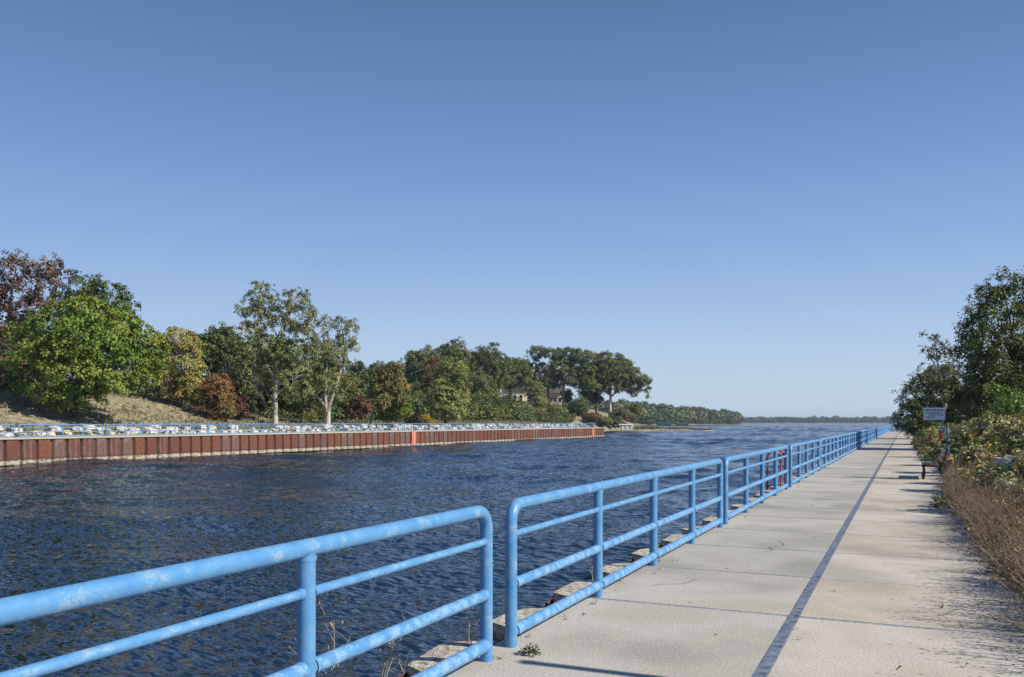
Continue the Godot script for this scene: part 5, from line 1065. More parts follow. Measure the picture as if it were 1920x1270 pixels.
	{"n": "leafy_shrub", "l": "pale scrub behind the far railing end", "c": "shrub", "g": "shrubs on the wooded point", "x": -106.91, "F": 198.48, "L": [[-106.21, 2.93, 198.76, 1.26, 0.38, 1.26], [-108.06, 2.81, 198.94, 1.6, 0.43, 1.6], [-106.21, 2.68, 197.17, 1.82, 0.55, 1.82], [-106.73, 2.55, 199.84, 1.2, 0.38, 1.2], [-108.02, 2.43, 197.38, 1.39, 0.4, 1.39], [-105.45, 2.3, 198.85, 1.58, 0.42, 1.58], [-107.74, 2.17, 199.47, 1.42, 0.42, 1.42], [-106.91, 2.49, 198.48, 1.7, 0.59, 1.7]], "T": [], "r": 0.1, "pal": "poplar", "d": 1.1, "cs": 0.6, "gap": 0.0, "leaf": "broad", "bark": "bark", "core": 0.55},
	{"n": "leafy_shrub", "l": "dark scrub on the slope before the point", "c": "shrub", "g": "shrubs on the wooded point", "x": -97.63, "F": 252.29, "L": [[-96.8, 3.46, 252.76, 2.07, 0.62, 2.07], [-98.57, 3.22, 253.18, 1.75, 0.57, 1.75], [-96.47, 3.09, 250.95, 1.43, 0.5, 1.43], [-97.58, 2.93, 254.27, 1.87, 0.56, 1.87], [-98.88, 2.74, 250.8, 1.96, 0.7, 1.96], [-96.24, 2.61, 251.89, 1.85, 0.64, 1.85], [-98.2, 2.4, 253.66, 2.17, 0.64, 2.17], [-97.63, 2.83, 252.29, 2.04, 0.81, 2.04]], "T": [], "r": 0.1, "pal": "mid", "d": 1.1, "cs": 0.6, "gap": 0.0, "leaf": "broad", "bark": "bark", "core": 0.55},
	{"n": "vine_mound", "l": "yellow-green vine mound beside the walkway behind the blue post", "c": "bush", "g": "leafy mounds on the bank", "x": 1.2, "F": 44.59, "L": [[1.33, 1.02, 44.66, 0.26, 0.17, 0.26], [1.09, 0.97, 44.74, 0.3, 0.22, 0.3], [1.14, 0.92, 44.28, 0.3, 0.2, 0.3], [1.36, 0.85, 44.93, 0.32, 0.23, 0.32], [0.96, 0.8, 44.44, 0.23, 0.15, 0.23], [1.36, 0.74, 44.46, 0.25, 0.18, 0.25], [1.17, 0.68, 44.81, 0.22, 0.14, 0.22], [1.2, 0.82, 44.59, 0.3, 0.27, 0.3]], "T": [], "r": 0.02, "pal": "vine", "d": 0.75, "cs": 0.19, "gap": 0.0, "leaf": "broad", "bark": "bark", "core": 0.55},
	{"n": "vine_mound", "l": "pale leafy mound at the foot of the notice sign", "c": "bush", "g": "leafy mounds on the bank", "x": 1.08, "F": 55.55, "L": [[1.16, 0.87, 55.63, 0.17, 0.14, 0.17], [0.96, 0.82, 55.57, 0.22, 0.16, 0.22], [1.09, 0.78, 55.36, 0.17, 0.14, 0.17], [1.15, 0.73, 55.79, 0.22, 0.15, 0.22], [0.9, 0.69, 55.38, 0.26, 0.21, 0.26], [1.26, 0.64, 55.56, 0.19, 0.12, 0.19], [1.08, 0.6, 55.71, 0.17, 0.11, 0.17], [1.08, 0.71, 55.55, 0.24, 0.22, 0.24]], "T": [], "r": 0.02, "pal": "vine", "d": 0.75, "cs": 0.19, "gap": 0.0, "leaf": "broad", "bark": "bark", "core": 0.55},
	{"n": "vine_mound", "l": "leafy mound of broad pale leaves right of the blue post", "c": "bush", "g": "leafy mounds on the bank", "x": 2.02, "F": 36.16, "L": [[2.13, 1.34, 36.22, 0.23, 0.15, 0.23], [1.89, 1.28, 36.17, 0.24, 0.14, 0.24], [1.96, 1.26, 35.88, 0.21, 0.12, 0.21], [2.15, 1.21, 36.46, 0.25, 0.14, 0.25], [1.82, 1.17, 36.04, 0.28, 0.19, 0.28], [2.13, 1.14, 36.06, 0.21, 0.12, 0.21], [1.93, 1.08, 36.3, 0.27, 0.14, 0.27], [2.02, 1.19, 36.16, 0.26, 0.19, 0.26]], "T": [], "r": 0.02, "pal": "vine", "d": 0.75, "cs": 0.19, "gap": 0.0, "leaf": "broad", "bark": "bark", "core": 0.55},
	{"n": "vine_mound", "l": "bushy mound with yellow leaves high on the bank", "c": "bush", "g": "leafy mounds on the bank", "x": 2.35, "F": 30.81, "L": [[2.47, 1.65, 30.9, 0.3, 0.16, 0.3], [2.28, 1.6, 30.97, 0.31, 0.16, 0.31], [2.37, 1.57, 30.56, 0.29, 0.14, 0.29], [2.56, 1.53, 31.07, 0.25, 0.1, 0.25], [2.12, 1.5, 30.66, 0.25, 0.1, 0.25], [2.52, 1.47, 30.79, 0.31, 0.13, 0.31], [2.39, 1.41, 31.09, 0.24, 0.13, 0.24], [2.35, 1.51, 30.81, 0.32, 0.18, 0.32]], "T": [], "r": 0.02, "pal": "vine", "d": 0.75, "cs": 0.19, "gap": 0.0, "leaf": "broad", "bark": "bark", "core": 0.55},
	{"n": "vine_mound", "l": "broad-leaved pale green mound right of the bench", "c": "bush", "g": "leafy mounds on the bank", "x": 1.51, "F": 22.72, "L": [[1.58, 0.88, 22.78, 0.13, 0.08, 0.13], [1.46, 0.85, 22.82, 0.18, 0.12, 0.18], [1.51, 0.82, 22.56, 0.18, 0.11, 0.18], [1.59, 0.78, 22.88, 0.14, 0.07, 0.14], [1.37, 0.76, 22.59, 0.13, 0.09, 0.13], [1.6, 0.74, 22.65, 0.13, 0.08, 0.13], [1.46, 0.71, 22.81, 0.13, 0.08, 0.13], [1.51, 0.77, 22.72, 0.18, 0.13, 0.18]], "T": [], "r": 0.02, "pal": "vine", "d": 0.75, "cs": 0.19, "gap": 0.0, "leaf": "broad", "bark": "bark", "core": 0.55},
	{"n": "vine_mound", "l": "leafy yellow-green mound at the photo's right edge", "c": "bush", "g": "leafy mounds on the bank", "x": 2.6, "F": 25.42, "L": [[2.7, 1.47, 25.45, 0.19, 0.12, 0.19], [2.54, 1.43, 25.58, 0.25, 0.13, 0.25], [2.59, 1.39, 25.2, 0.2, 0.1, 0.2], [2.78, 1.35, 25.7, 0.28, 0.18, 0.28], [2.41, 1.32, 25.37, 0.27, 0.13, 0.27], [2.76, 1.28, 25.41, 0.28, 0.14, 0.28], [2.54, 1.24, 25.55, 0.19, 0.09, 0.19], [2.6, 1.33, 25.42, 0.26, 0.18, 0.26]], "T": [], "r": 0.02, "pal": "vine", "d": 0.75, "cs": 0.19, "gap": 0.0, "leaf": "broad", "bark": "bark", "core": 0.55},
	{"n": "vine_mound", "l": "low pale-leaved clump above the brown weeds", "c": "bush", "g": "leafy mounds on the bank", "x": 1.48, "F": 17.75, "L": [[1.53, 0.61, 17.79, 0.1, 0.05, 0.1], [1.41, 0.59, 17.75, 0.13, 0.05, 0.13], [1.45, 0.59, 17.6, 0.13, 0.06, 0.13], [1.57, 0.56, 17.85, 0.13, 0.06, 0.13], [1.38, 0.55, 17.7, 0.13, 0.06, 0.13], [1.57, 0.53, 17.75, 0.11, 0.04, 0.11], [1.45, 0.51, 17.83, 0.14, 0.06, 0.14], [1.48, 0.56, 17.75, 0.14, 0.08, 0.14]], "T": [], "r": 0.02, "pal": "vine", "d": 0.75, "cs": 0.19, "gap": 0.0, "leaf": "broad", "bark": "bark", "core": 0.55},
	{"n": "vine_mound", "l": "small leafy clump behind the bench back", "c": "bush", "g": "leafy mounds on the bank", "x": 1.45, "F": 29.29, "L": [[1.49, 0.54, 29.33, 0.13, 0.11, 0.13], [1.4, 0.51, 29.33, 0.13, 0.1, 0.13], [1.47, 0.5, 29.21, 0.09, 0.08, 0.09], [1.51, 0.47, 29.4, 0.1, 0.08, 0.1], [1.35, 0.45, 29.27, 0.11, 0.08, 0.11], [1.5, 0.43, 29.23, 0.13, 0.11, 0.13], [1.44, 0.4, 29.39, 0.1, 0.08, 0.1], [1.45, 0.46, 29.29, 0.13, 0.12, 0.13]], "T": [], "r": 0.02, "pal": "vine", "d": 0.75, "cs": 0.19, "gap": 0.0, "leaf": "broad", "bark": "bark", "core": 0.55},
	{"n": "broadleaf_tree", "l": "tall dark leafy tree at the photo's right edge", "c": "tree", "g": "trees beside the walkway", "x": 6.47, "F": 58.03, "L": [[5.16, 9.63, 57.08, 0.94, 0.69, 0.94], [4.34, 9.06, 57.05, 0.81, 0.62, 0.81], [5.94, 8.95, 58.13, 1.25, 0.94, 1.25], [3.89, 7.92, 56.5, 0.81, 0.62, 0.81], [4.96, 7.54, 56.3, 1.38, 1.06, 1.38], [3.55, 7.03, 56.68, 0.81, 0.69, 0.81], [6.41, 7.09, 58.69, 1.56, 1.56, 1.56], [4.29, 6.03, 56.34, 1.44, 1.12, 1.44], [5.48, 5.06, 56.2, 1.88, 1.44, 1.88], [3.37, 5.8, 56.95, 0.88, 0.81, 0.88], [6.61, 4.53, 58.1, 1.88, 1.88, 1.88], [7.27, 8.99, 59.09, 1.25, 1.88, 1.25], [4.57, 4.03, 56.47, 1.44, 1.06, 1.44], [3.78, 4.84, 56.79, 1.06, 0.94, 1.06], [5.73, 3.26, 57.34, 1.88, 1.25, 1.88], [7.14, 6.37, 57.99, 1.56, 1.88, 1.56], [4.37, 2.5, 57.41, 1.56, 0.94, 1.56], [6.9, 2.34, 58.23, 1.88, 1.25, 1.88]], "T": [], "r": 0.22, "pal": "rightdark", "d": 1.05, "cs": 0.4, "gap": 0.12, "leaf": "fine", "bark": "bark", "core": 0.55},
	{"n": "broadleaf_tree", "l": "wispy thin-leaved tree left of the tall dark tree", "c": "tree", "g": "trees beside the walkway", "x": 3.01, "F": 87.26, "L": [[2.56, 9.03, 86.68, 0.78, 0.68, 0.78], [2.0, 8.11, 87.08, 0.68, 0.68, 0.68], [3.25, 7.87, 87.81, 0.88, 0.88, 0.88], [2.57, 6.62, 87.05, 1.17, 0.98, 1.17], [3.9, 6.14, 87.69, 1.07, 1.17, 1.07]], "T": [[[3.45, 1.26, 87.47, 0.195], [3.23, 4.19, 87.37, 0.146], [2.79, 6.62, 87.16, 0.088], [2.57, 8.57, 87.06, 0.044], [2.44, 9.64, 87.0, 0.02]], [[3.14, 5.16, 87.33, 0.098], [3.9, 6.62, 87.67, 0.058], [4.12, 7.84, 87.77, 0.029]], [[2.97, 5.89, 87.24, 0.078], [2.13, 7.6, 86.86, 0.049], [1.82, 8.57, 86.71, 0.024]]], "r": 0.0, "pal": "wispy", "d": 0.7, "cs": 0.4, "gap": 0.22, "leaf": "fine", "bark": "grey_bark", "core": 0.55},
	{"n": "leafy_shrub", "l": "large dark shrub arching over the end of the walkway", "c": "shrub", "g": "trees beside the walkway", "x": 2.29, "F": 93.54, "L": [[0.86, 4.12, 92.92, 1.26, 1.26, 1.26], [2.05, 5.43, 93.48, 1.36, 1.26, 1.36], [0.38, 2.28, 92.05, 1.16, 1.26, 1.16], [2.07, 2.55, 94.41, 1.89, 1.78, 1.89], [3.46, 4.37, 93.6, 1.57, 1.57, 1.57], [3.93, 2.02, 93.67, 1.78, 1.78, 1.78], [3.23, 6.46, 93.56, 0.94, 0.94, 0.94], [1.33, 1.23, 92.66, 1.57, 1.16, 1.57], [0.14, 1.23, 92.88, 0.94, 0.84, 0.94], [2.73, 0.72, 92.66, 2.1, 0.94, 2.1]], "T": [], "r": 0.12, "pal": "rightdark", "d": 1.2, "cs": 0.42, "gap": 0.0, "leaf": "fine", "bark": "bark", "core": 0.55},
	{"n": "leafy_shrub", "l": "dark shadowed shrub behind the white notice sign", "c": "shrub", "g": "trees beside the walkway", "x": 4.15, "F": 70.17, "L": [[3.59, 4.03, 69.33, 1.32, 1.16, 1.32], [4.7, 3.48, 70.73, 1.4, 1.16, 1.4], [3.6, 2.3, 69.4, 1.55, 1.16, 1.55], [5.33, 2.49, 69.97, 1.4, 1.01, 1.4]], "T": [], "r": 0.12, "pal": "rightdark", "d": 1.2, "cs": 0.4, "gap": 0.0, "leaf": "fine", "bark": "bark", "core": 0.55},
	{"n": "sapling", "l": "sunlit sapling with bright green leaves before the tall tree", "c": "sapling", "g": "trees beside the walkway", "x": 2.63, "F": 27.63, "L": [[2.33, 2.55, 27.53, 0.27, 0.12, 0.27], [2.7, 2.36, 27.7, 0.36, 0.15, 0.36], [2.56, 2.1, 27.61, 0.39, 0.15, 0.39], [2.94, 2.06, 27.83, 0.24, 0.18, 0.24], [2.42, 2.25, 27.46, 0.18, 0.12, 0.18]], "T": [], "r": 0.02, "pal": "sapling", "d": 0.5, "cs": 0.17, "gap": 0.0, "leaf": "fine", "bark": "bark", "core": 0.55}
]

# ------------------------------------------------------------------ trees
const PALETTES := {
	"brown": [[0.157, 0.098, 0.085], [0.213, 0.128, 0.094], [0.111, 0.083, 0.078], [0.240, 0.163, 0.105]],
	"dark": [[0.071, 0.116, 0.038], [0.100, 0.147, 0.046], [0.132, 0.171, 0.051]],
	"mid": [[0.103, 0.144, 0.047], [0.137, 0.170, 0.052], [0.092, 0.124, 0.049]],
	"maple": [[0.138, 0.227, 0.032], [0.179, 0.260, 0.039], [0.105, 0.187, 0.032], [0.243, 0.284, 0.048]],
	"yellow": [[0.399, 0.304, 0.097], [0.453, 0.344, 0.131], [0.290, 0.284, 0.077], [0.200, 0.264, 0.065], [0.435, 0.264, 0.108]],
	"cotton": [[0.190, 0.223, 0.088], [0.242, 0.268, 0.109], [0.151, 0.191, 0.080], [0.305, 0.292, 0.105]],
	"greygreen": [[0.087, 0.102, 0.065], [0.072, 0.090, 0.052], [0.109, 0.119, 0.072]],
	"olive": [[0.170, 0.191, 0.059], [0.140, 0.173, 0.055], [0.221, 0.220, 0.070]],
	"rust": [[0.287, 0.133, 0.054], [0.221, 0.110, 0.047], [0.313, 0.188, 0.072], [0.118, 0.125, 0.047]],
	"crimson": [[0.123, 0.056, 0.046], [0.160, 0.075, 0.052], [0.087, 0.060, 0.046]],
	"redmix": [[0.174, 0.065, 0.052], [0.116, 0.052, 0.043], [0.275, 0.102, 0.072], [0.087, 0.072, 0.043]],
	"oliveyellow": [[0.174, 0.174, 0.052], [0.138, 0.152, 0.049], [0.217, 0.196, 0.065], [0.232, 0.160, 0.058]],
	"black": [[0.036, 0.032, 0.026], [0.051, 0.043, 0.035]],
	"gold": [[0.522, 0.348, 0.051], [0.435, 0.290, 0.043], [0.203, 0.203, 0.043]],
	"poplar": [[0.252, 0.281, 0.097], [0.208, 0.248, 0.082], [0.318, 0.322, 0.117]],
	"deadbrown": [[0.217, 0.123, 0.072], [0.261, 0.152, 0.087], [0.145, 0.102, 0.058]],
	"tan": [[0.246, 0.189, 0.116], [0.203, 0.167, 0.094], [0.145, 0.145, 0.072]],
	"greenred": [[0.087, 0.138, 0.036], [0.123, 0.174, 0.043], [0.232, 0.087, 0.065], [0.072, 0.109, 0.036]],
	"oak": [[0.099, 0.135, 0.044], [0.129, 0.160, 0.050], [0.084, 0.116, 0.041], [0.165, 0.183, 0.057]],
	"oakwarm": [[0.154, 0.171, 0.052], [0.194, 0.204, 0.062], [0.128, 0.154, 0.048]],
	"rightdark": [[0.096, 0.127, 0.040], [0.125, 0.154, 0.043], [0.075, 0.107, 0.036], [0.176, 0.192, 0.045]],
	"wispy": [[0.102, 0.123, 0.065], [0.131, 0.145, 0.080], [0.160, 0.138, 0.087]],
	"sapling": [[0.174, 0.275, 0.065], [0.145, 0.239, 0.058], [0.217, 0.290, 0.087]],
	"vine": [[0.300, 0.354, 0.154], [0.429, 0.429, 0.234], [0.215, 0.268, 0.116], [0.600, 0.557, 0.311], [0.162, 0.214, 0.077], [0.557, 0.429, 0.128], [0.363, 0.236, 0.154]],
}

func tint(pal: Array, r: RandomNumberGenerator) -> Color:
	var c: Array = pal[r.randi() % pal.size()]
	var k := r.randf_range(0.78, 1.24)
	return Color(c[0] * k * r.randf_range(0.93, 1.07), c[1] * k, c[2] * k)

func build_trees() -> void:
	var holes := FastNoiseLite.new()
	holes.seed = 71
	holes.frequency = 0.42
	var seen := 0
	for t in TREES:
		seen += 1
		var r := RandomNumberGenerator.new()
		r.seed = 1000 + seen
		var near: bool = t.x > -20.0
		var gy := right_ground(maxf(t.x, 1.1), t.F) if near else far_ground(t.x, t.F)
		var at := Vector3(t.x, gy, -t.F)
		var o := base(t.n, at)
		tag(o, t.l, t.c, t.g)
		# trunk and limbs
		var b := MB.new()
		if t.T.size():
			for poly in t.T:
				var path := []
				var rad := []
				for p in poly:
					path.append(Vector3(p[0], p[1], -p[2]) - at)
					rad.append(p[3])
				if poly == t.T[0]:
					path[0].y = minf(path[0].y, -0.15)
					rad[0] *= 1.25
				# soften the kinks
				var fine := []
				var fr := []
				for i in path.size() - 1:
					for k in 3:
						var w := k / 3.0
						var p0: Vector3 = path[maxi(i - 1, 0)]
						var p3: Vector3 = path[mini(i + 2, path.size() - 1)]
						fine.append(path[i].cubic_interpolate(path[i + 1], p0, p3, w))
						fr.append(lerpf(rad[i], rad[i + 1], w))
				fine.append(path[-1])
				fr.append(rad[-1])
				b.tube(fine, fr, 8, false)
		# limbs from the trunk to every lobe
		var mid := Vector3.ZERO
		var low := 1e9
		for l in t.L:
			mid += Vector3(l[0], l[1], -l[2])
			low = minf(low, l[1] - l[4])
		mid /= t.L.size()
		var fork := Vector3(0, maxf((minf(low, mid.y) - gy) * 0.75, 0.25), 0)
		var tr: float = t.r
		if tr > 0.0:
			var up := Vector3((mid.x - at.x) * 0.6, maxf(mid.y - gy, 0.5), (mid.z - at.z) * 0.6)
			b.tube([Vector3(0, -0.3, 0), Vector3(0, 0.15, 0), fork, fork.lerp(up, 0.5) + Vector3(r.randfn(), 0, r.randfn()) * tr * 0.5, up], [tr * 1.35, tr, tr * 0.85, tr * 0.6, tr * 0.3], 9, false)
			for l in t.L:
				var e := Vector3(l[0], l[1], -l[2]) - at
				var s := fork.lerp(up, clampf((e.y - fork.y) / maxf(up.y - fork.y, 0.1) * 0.6, 0.0, 0.9))
				var k := s.lerp(e, 0.5) + Vector3(r.randfn() * 0.1, -0.06, r.randfn() * 0.1) * s.distance_to(e)
				b.tube([s, k, e], [tr * 0.36, tr * 0.22, tr * 0.07], 6, false)
		# twigs fanning inside each lobe
		for l in t.L:
			var e := Vector3(l[0], l[1], -l[2]) - at
			for k in 4:
				var d := Vector3(r.randfn() * l[3], absf(r.randfn()) * l[4], r.randfn() * l[5]) * 0.5
				var w: float = 0.02 * l[3]
				b.tube([e - Vector3.UP * l[4] * 0.4, e + d * 0.5, e + d], [w, w * 0.6, w * 0.25], 5, false)
		part("trunk", b.mesh(), mats[t.bark], o)
		# crown
		var where := []
		var cols := PackedColorArray()
		var pal: Array = PALETTES[t.pal]
		var cs: float = t.cs
		for l in t.L:
			var rx: float = l[3]
			var ry: float = l[4]
			var rz: float = l[5]
			var area := 4.0 * PI * pow((pow(rx * ry, 1.6) + pow(rx * rz, 1.6) + pow(ry * rz, 1.6)) / 3.0, 1.0 / 1.6)
			var count := int(area / (cs * cs) * 0.62 * t.d) + 3
			var lt := tint(pal, r)
			var tufts := []
			for k in int(area / (cs * cs * 9.0)) + 3: tufts.append(Vector3(r.randfn(), r.randfn() + 0.25, r.randfn()).normalized() * r.randf_range(0.82, 1.04))
			for k in count:
				var d := Vector3(r.randfn(), r.randfn(), r.randfn()).normalized()
				var q := lerpf(t.core, 1.06, sqrt(r.randf()))
				var p := Vector3(l[0], l[1], -l[2]) + Vector3(d.x * rx, d.y * ry, d.z * rz) * q - at
				if r.randf() < 0.66:
					d = tufts[r.randi() % tufts.size()]
					p = Vector3(l[0], l[1], -l[2]) + Vector3(d.x * rx, d.y * ry, d.z * rz) + Vector3(r.randfn(), r.randfn() * 0.6, r.randfn()) * cs * 0.85 - at
					d = d.normalized()
				if p.y < 0.05: continue
				if t.gap > 0.0 and holes.get_noise_3dv((p + at) * (1.6 / maxf(cs, 0.3))) < t.gap - 0.32 + r.randf() * 0.12: continue
				var size := cs * r.randf_range(0.45, 1.3)
				var y := (d * Vector3(1, 0.8, 1) + Vector3.UP * 0.7 + Vector3(r.randfn(), r.randfn(), r.randfn()) * 0.25).normalized()
				var bas := Basis(Quaternion(Vector3.UP, y)) * Basis(Vector3.UP, r.randf() * TAU)
				where.append(Transform3D(bas.scaled(Vector3.ONE * size), p))
				var c := tint(pal, r).lerp(lt, 0.45)
				cols.append(c)
		var crown := scatter("crown", clumps[t.leaf][seen % 4], mats["leaves"], where, cols, o)
		crown.set_meta("kind", "stuff")

# ------------------------------------------------------------------ house on the point
func gable(b: MB, mid: Vector3, w: float, d: float, h: float, over := 0.4) -> void:
	# ridge along z; w across x
	var a := Vector3(-w / 2 - over, 0, d / 2 + over)
	var c := Vector3(w / 2 + over, 0, d / 2 + over)
	var t := Vector3(0, h, d / 2 + over)
	var back := Vector3(0, 0, -d - 2 * over)
	var inside := mid + Vector3(0, h * 0.3, 0)
	b.poly([mid + a, mid + t, mid + c], inside)
	b.poly([mid + a + back, mid + t + back, mid + c + back], inside)
	b.poly([mid + a, mid + t, mid + t + back, mid + a + back], inside)
	b.poly([mid + c, mid + t, mid + t + back, mid + c + back], inside)
	b.poly([mid + a, mid + c, mid + c + back, mid + a + back], inside)

func house_window(o: Node3D, at: Vector3, w: float, h: float, arched: bool) -> void:
	var f := MB.new()
	f.box(at + Vector3(0, 0, 0.05), Vector3(w + 0.3, 0.16, 0.3), 0.02)
	for s in [-1.0, 1.0]: f.box(at + Vector3(s * (w / 2 + 0.08), h / 2 + 0.08, 0.04), Vector3(0.14, h, 0.22), 0.02)
	f.box(at + Vector3(0, h * 0.55, 0.04), Vector3(w, 0.07, 0.16), 0.0)
	if not arched: f.box(at + Vector3(0, h + 0.16, 0.04), Vector3(w + 0.3, 0.14, 0.24), 0.02)
	var win := part("window", f.mesh(), mats["white_paint"], o)
	var p := MB.new()
	var pts := [at + Vector3(-w / 2, 0.08, 0.012), at + Vector3(w / 2, 0.08, 0.012)]
	if arched:
		for k in 9:
			var a := PI * k / 8.0
			pts.append(at + Vector3(cos(a) * w / 2, h + sin(a) * w / 2, 0.012))
	else:
		pts.append(at + Vector3(w / 2, h + 0.08, 0.012))
		pts.append(at + Vector3(-w / 2, h + 0.08, 0.012))
	p.poly(pts, at - Vector3(0, 0, 5))
	part("pane", p.mesh(), mats["pane"], win)

func build_house() -> void:
	var at := Vector3(-148.3, 9.6, -344.6)
	var o := base("house", at, deg_to_rad(24.7))
	o.scale = Vector3.ONE * 1.087
	tag(o, "cream stone house with arched windows among the oaks", "house")
	var b := MB.new()
	b.box(Vector3(0, 1.0, -5), Vector3(25, 8.0, 9), 0.0)
	part("wall", b.mesh(), mats["cream_wall"], o)
	b = MB.new()
	b.box(Vector3(-7.6, 0.6, 0.9), Vector3(8.6, 8.6, 4.0), 0.0)
	part("front_wing", b.mesh(), mats["cream_wall"], o)
	b = MB.new()
	b.box(Vector3(8.6, 0.3, 0.6), Vector3(7.0, 8.0, 3.0), 0.0)
	part("bay_wing", b.mesh(), mats["tan_wall"], o)
	b = MB.new()
	b.box(Vector3(5.2, 6.4, -4.5), Vector3(6.0, 4.0, 6.0), 0.0)
	part("upper_storey", b.mesh(), mats["tan_wall"], o)
	b = MB.new()
	var rot := Basis(Vector3.UP, PI / 2)
	var tmp := MB.new()
	gable(tmp, Vector3.ZERO, 9.0, 25.0, 3.6)
	for i in tmp.v.size():
		tmp.v[i] = rot * tmp.v[i] + Vector3(0, 5.0, -5)
		tmp.n[i] = rot * tmp.n[i]
	part("roof", tmp.mesh(), mats["roof"], o)
	gable(b, Vector3(-7.6, 4.9, 0.0), 8.6, 6.0, 3.8)
	part("roof", b.mesh(), mats["roof"], o)
	b = MB.new()
	gable(b, Vector3(5.2, 8.4, -4.5), 6.0, 6.0, 2.2)
	var top := part("roof", b.mesh(), mats["roof"], o)
	b = MB.new()
	b.box(Vector3(7.2, 9.9, -5.5), Vector3(0.9, 3.0, 0.9), 0.03)
	part("chimney", b.mesh(), mats["tan_wall"], top)
	b = MB.new()
	for k in 3:
		var s := MB.new()
		gable(s, Vector3.ZERO, 1.0, 1.0, 1.0)
	b.lathe(Vector3(8.6, 4.3, 1.0), [Vector2(4.0, 0.0), Vector2(2.0, 0.9), Vector2(0.05, 1.5)], 8)
	part("roof", b.mesh(), mats["roof"], o)
	for x in [-10.0, -7.6, -5.2]: house_window(o, Vector3(x, 0.6, 2.91), 1.25, 2.5, true)
	for x in [-2.0, 0.6, 3.0]: house_window(o, Vector3(x, 0.9, -0.49), 1.3, 1.9, false)
	for x in [6.7, 8.6, 10.5]: house_window(o, Vector3(x, 0.7, 2.11), 1.3, 1.8, false)
	for x in [3.8, 6.4]: house_window(o, Vector3(x, 5.9, -1.49), 1.2, 1.5, false)

func small_house(called: String, at: Vector3, size: Vector3, roof_h: float, wall_mat: String, label: String, group: String, turn: float, windows := 3) -> void:
	var o := base(called, at, turn)
	tag(o, label, "building", group)
	var b := MB.new()
	b.box(Vector3(0, size.y / 2 - 0.4, 0), size + Vector3(0, 0.8, 0), 0.0)
	part("wall", b.mesh(), mats[wall_mat], o)
	var tmp := MB.new()
	gable(tmp, Vector3.ZERO, size.z, size.x, roof_h, 0.35)
	var rot := Basis(Vector3.UP, PI / 2)
	for i in tmp.v.size():
		tmp.v[i] = rot * tmp.v[i] + Vector3(0, size.y, 0)
		tmp.n[i] = rot * tmp.n[i]
	part("roof", tmp.mesh(), mats["roof"] if wall_mat != "white_paint" or roof_h > 1.0 else mats["white_paint"], o)
	for k in windows:
		var x := size.x * ((k + 0.5) / windows - 0.5)
		house_window(o, Vector3(x, size.y * 0.25, size.z / 2 + 0.01), size.x / windows * (0.4 if called != "boathouse" else 0.2), size.y * (0.42 if called != "boathouse" else 0.3), false)

func build_shore_things() -> void:
	small_house("boathouse", Vector3(-99.6, -0.75, -322.5), Vector3(5.2, 1.35, 4.0), 0.35, "white_paint", "low white boathouse on the beach beneath the umbrella oak", "", deg_to_rad(24.7), 3)
	# covered boat lifts beyond the point
	for q in [[-108.0, 413.0, 7.0, "left teal canopied boat lift beyond the point"], [-100.0, 417.0, 6.0, "right teal canopied boat lift beyond the point"]]:
		var o := base("boat_lift", Vector3(q[0], -1.9, -q[1]), deg_to_rad(24.7))
		tag(o, q[3], "boat lift", "teal boat lifts beyond the point")
		var b := MB.new()
		var w: float = q[2]
		for k in 6:
			var a0 := PI * k / 6.0
			var a1 := PI * (k + 1) / 6.0
			b.poly([Vector3(-w / 2, 2.6 + 0.7 * sin(a0), 1.5 * cos(a0)), Vector3(w / 2, 2.6 + 0.7 * sin(a0), 1.5 * cos(a0)), Vector3(w / 2, 2.6 + 0.7 * sin(a1), 1.5 * cos(a1)), Vector3(-w / 2, 2.6 + 0.7 * sin(a1), 1.5 * cos(a1))], Vector3(0, 2, 0))
		b.poly([Vector3(-w / 2, 1.9, 1.5), Vector3(w / 2, 1.9, 1.5), Vector3(w / 2, 2.6, 1.5), Vector3(-w / 2, 2.6, 1.5)], Vector3.ZERO)
		part("canopy", b.mesh(), mats["teal_cloth"], o)
		for x in [-0.45, 0.45]:
			for z in [-1.4, 1.4]:
				var p := MB.new()
				p.tube([Vector3(x * w, -0.5, z), Vector3(x * w, 2.6, z)], [0.06, 0.06], 6)
				part("post", p.mesh(), mats["grey_post"], o)
	# white mooring buoy
	var by := MB.new()
	by.lathe(Vector3.ZERO, [Vector2(0.02, -0.28), Vector2(0.2, -0.22), Vector2(0.29, 0.0), Vector2(0.27, 0.14), Vector2(0.16, 0.27), Vector2(0.07, 0.32), Vector2(0.06, 0.45), Vector2(0.01, 0.46)], 18)
	tag(single("mooring_buoy", by.mesh(), mats["white_paint"], Vector3(-21.7, WATER_Y + 0.08, -221.6)), "small white buoy floating in the channel mouth", "buoy")
	# houses on the far shore
	var far := [[1390.0, 2560.0, "pale cottage at the left end of the far shore"], [1442.0, 2600.0, "small pale cottage left of the white far-shore house"], [1455.0, 2600.0, "white house on the far shore, left of the white boathouse"], [1490.0, 2640.0, "bright white boathouse at the middle of the far shore"], [1524.0, 2680.0, "low white house on the far shore under dark trees"], [1570.0, 2700.0, "pale house on the far shore right of the low white house"], [1598.0, 2720.0, "small pale house on the far shore near the walkway railing"], [1652.0, 2760.0, "pale house on the far shore above the railing's end"]]
	var c := cos(deg_to_rad(24.732))
	var s := sin(deg_to_rad(24.732))
	for q in far:
		var d: float = q[1] - 40.0
		var X: float = (q[0] - 960.0) / 1600.0 * d
		small_house("shore_house", Vector3(X * c - d * s, -0.6, -(d * c + X * s)), Vector3(9.0, 3.6, 7.0), 2.2 if q[0] != 1490.0 else 0.9, "white_paint", q[2], "houses along the far shore", deg_to_rad(20.0), 3)

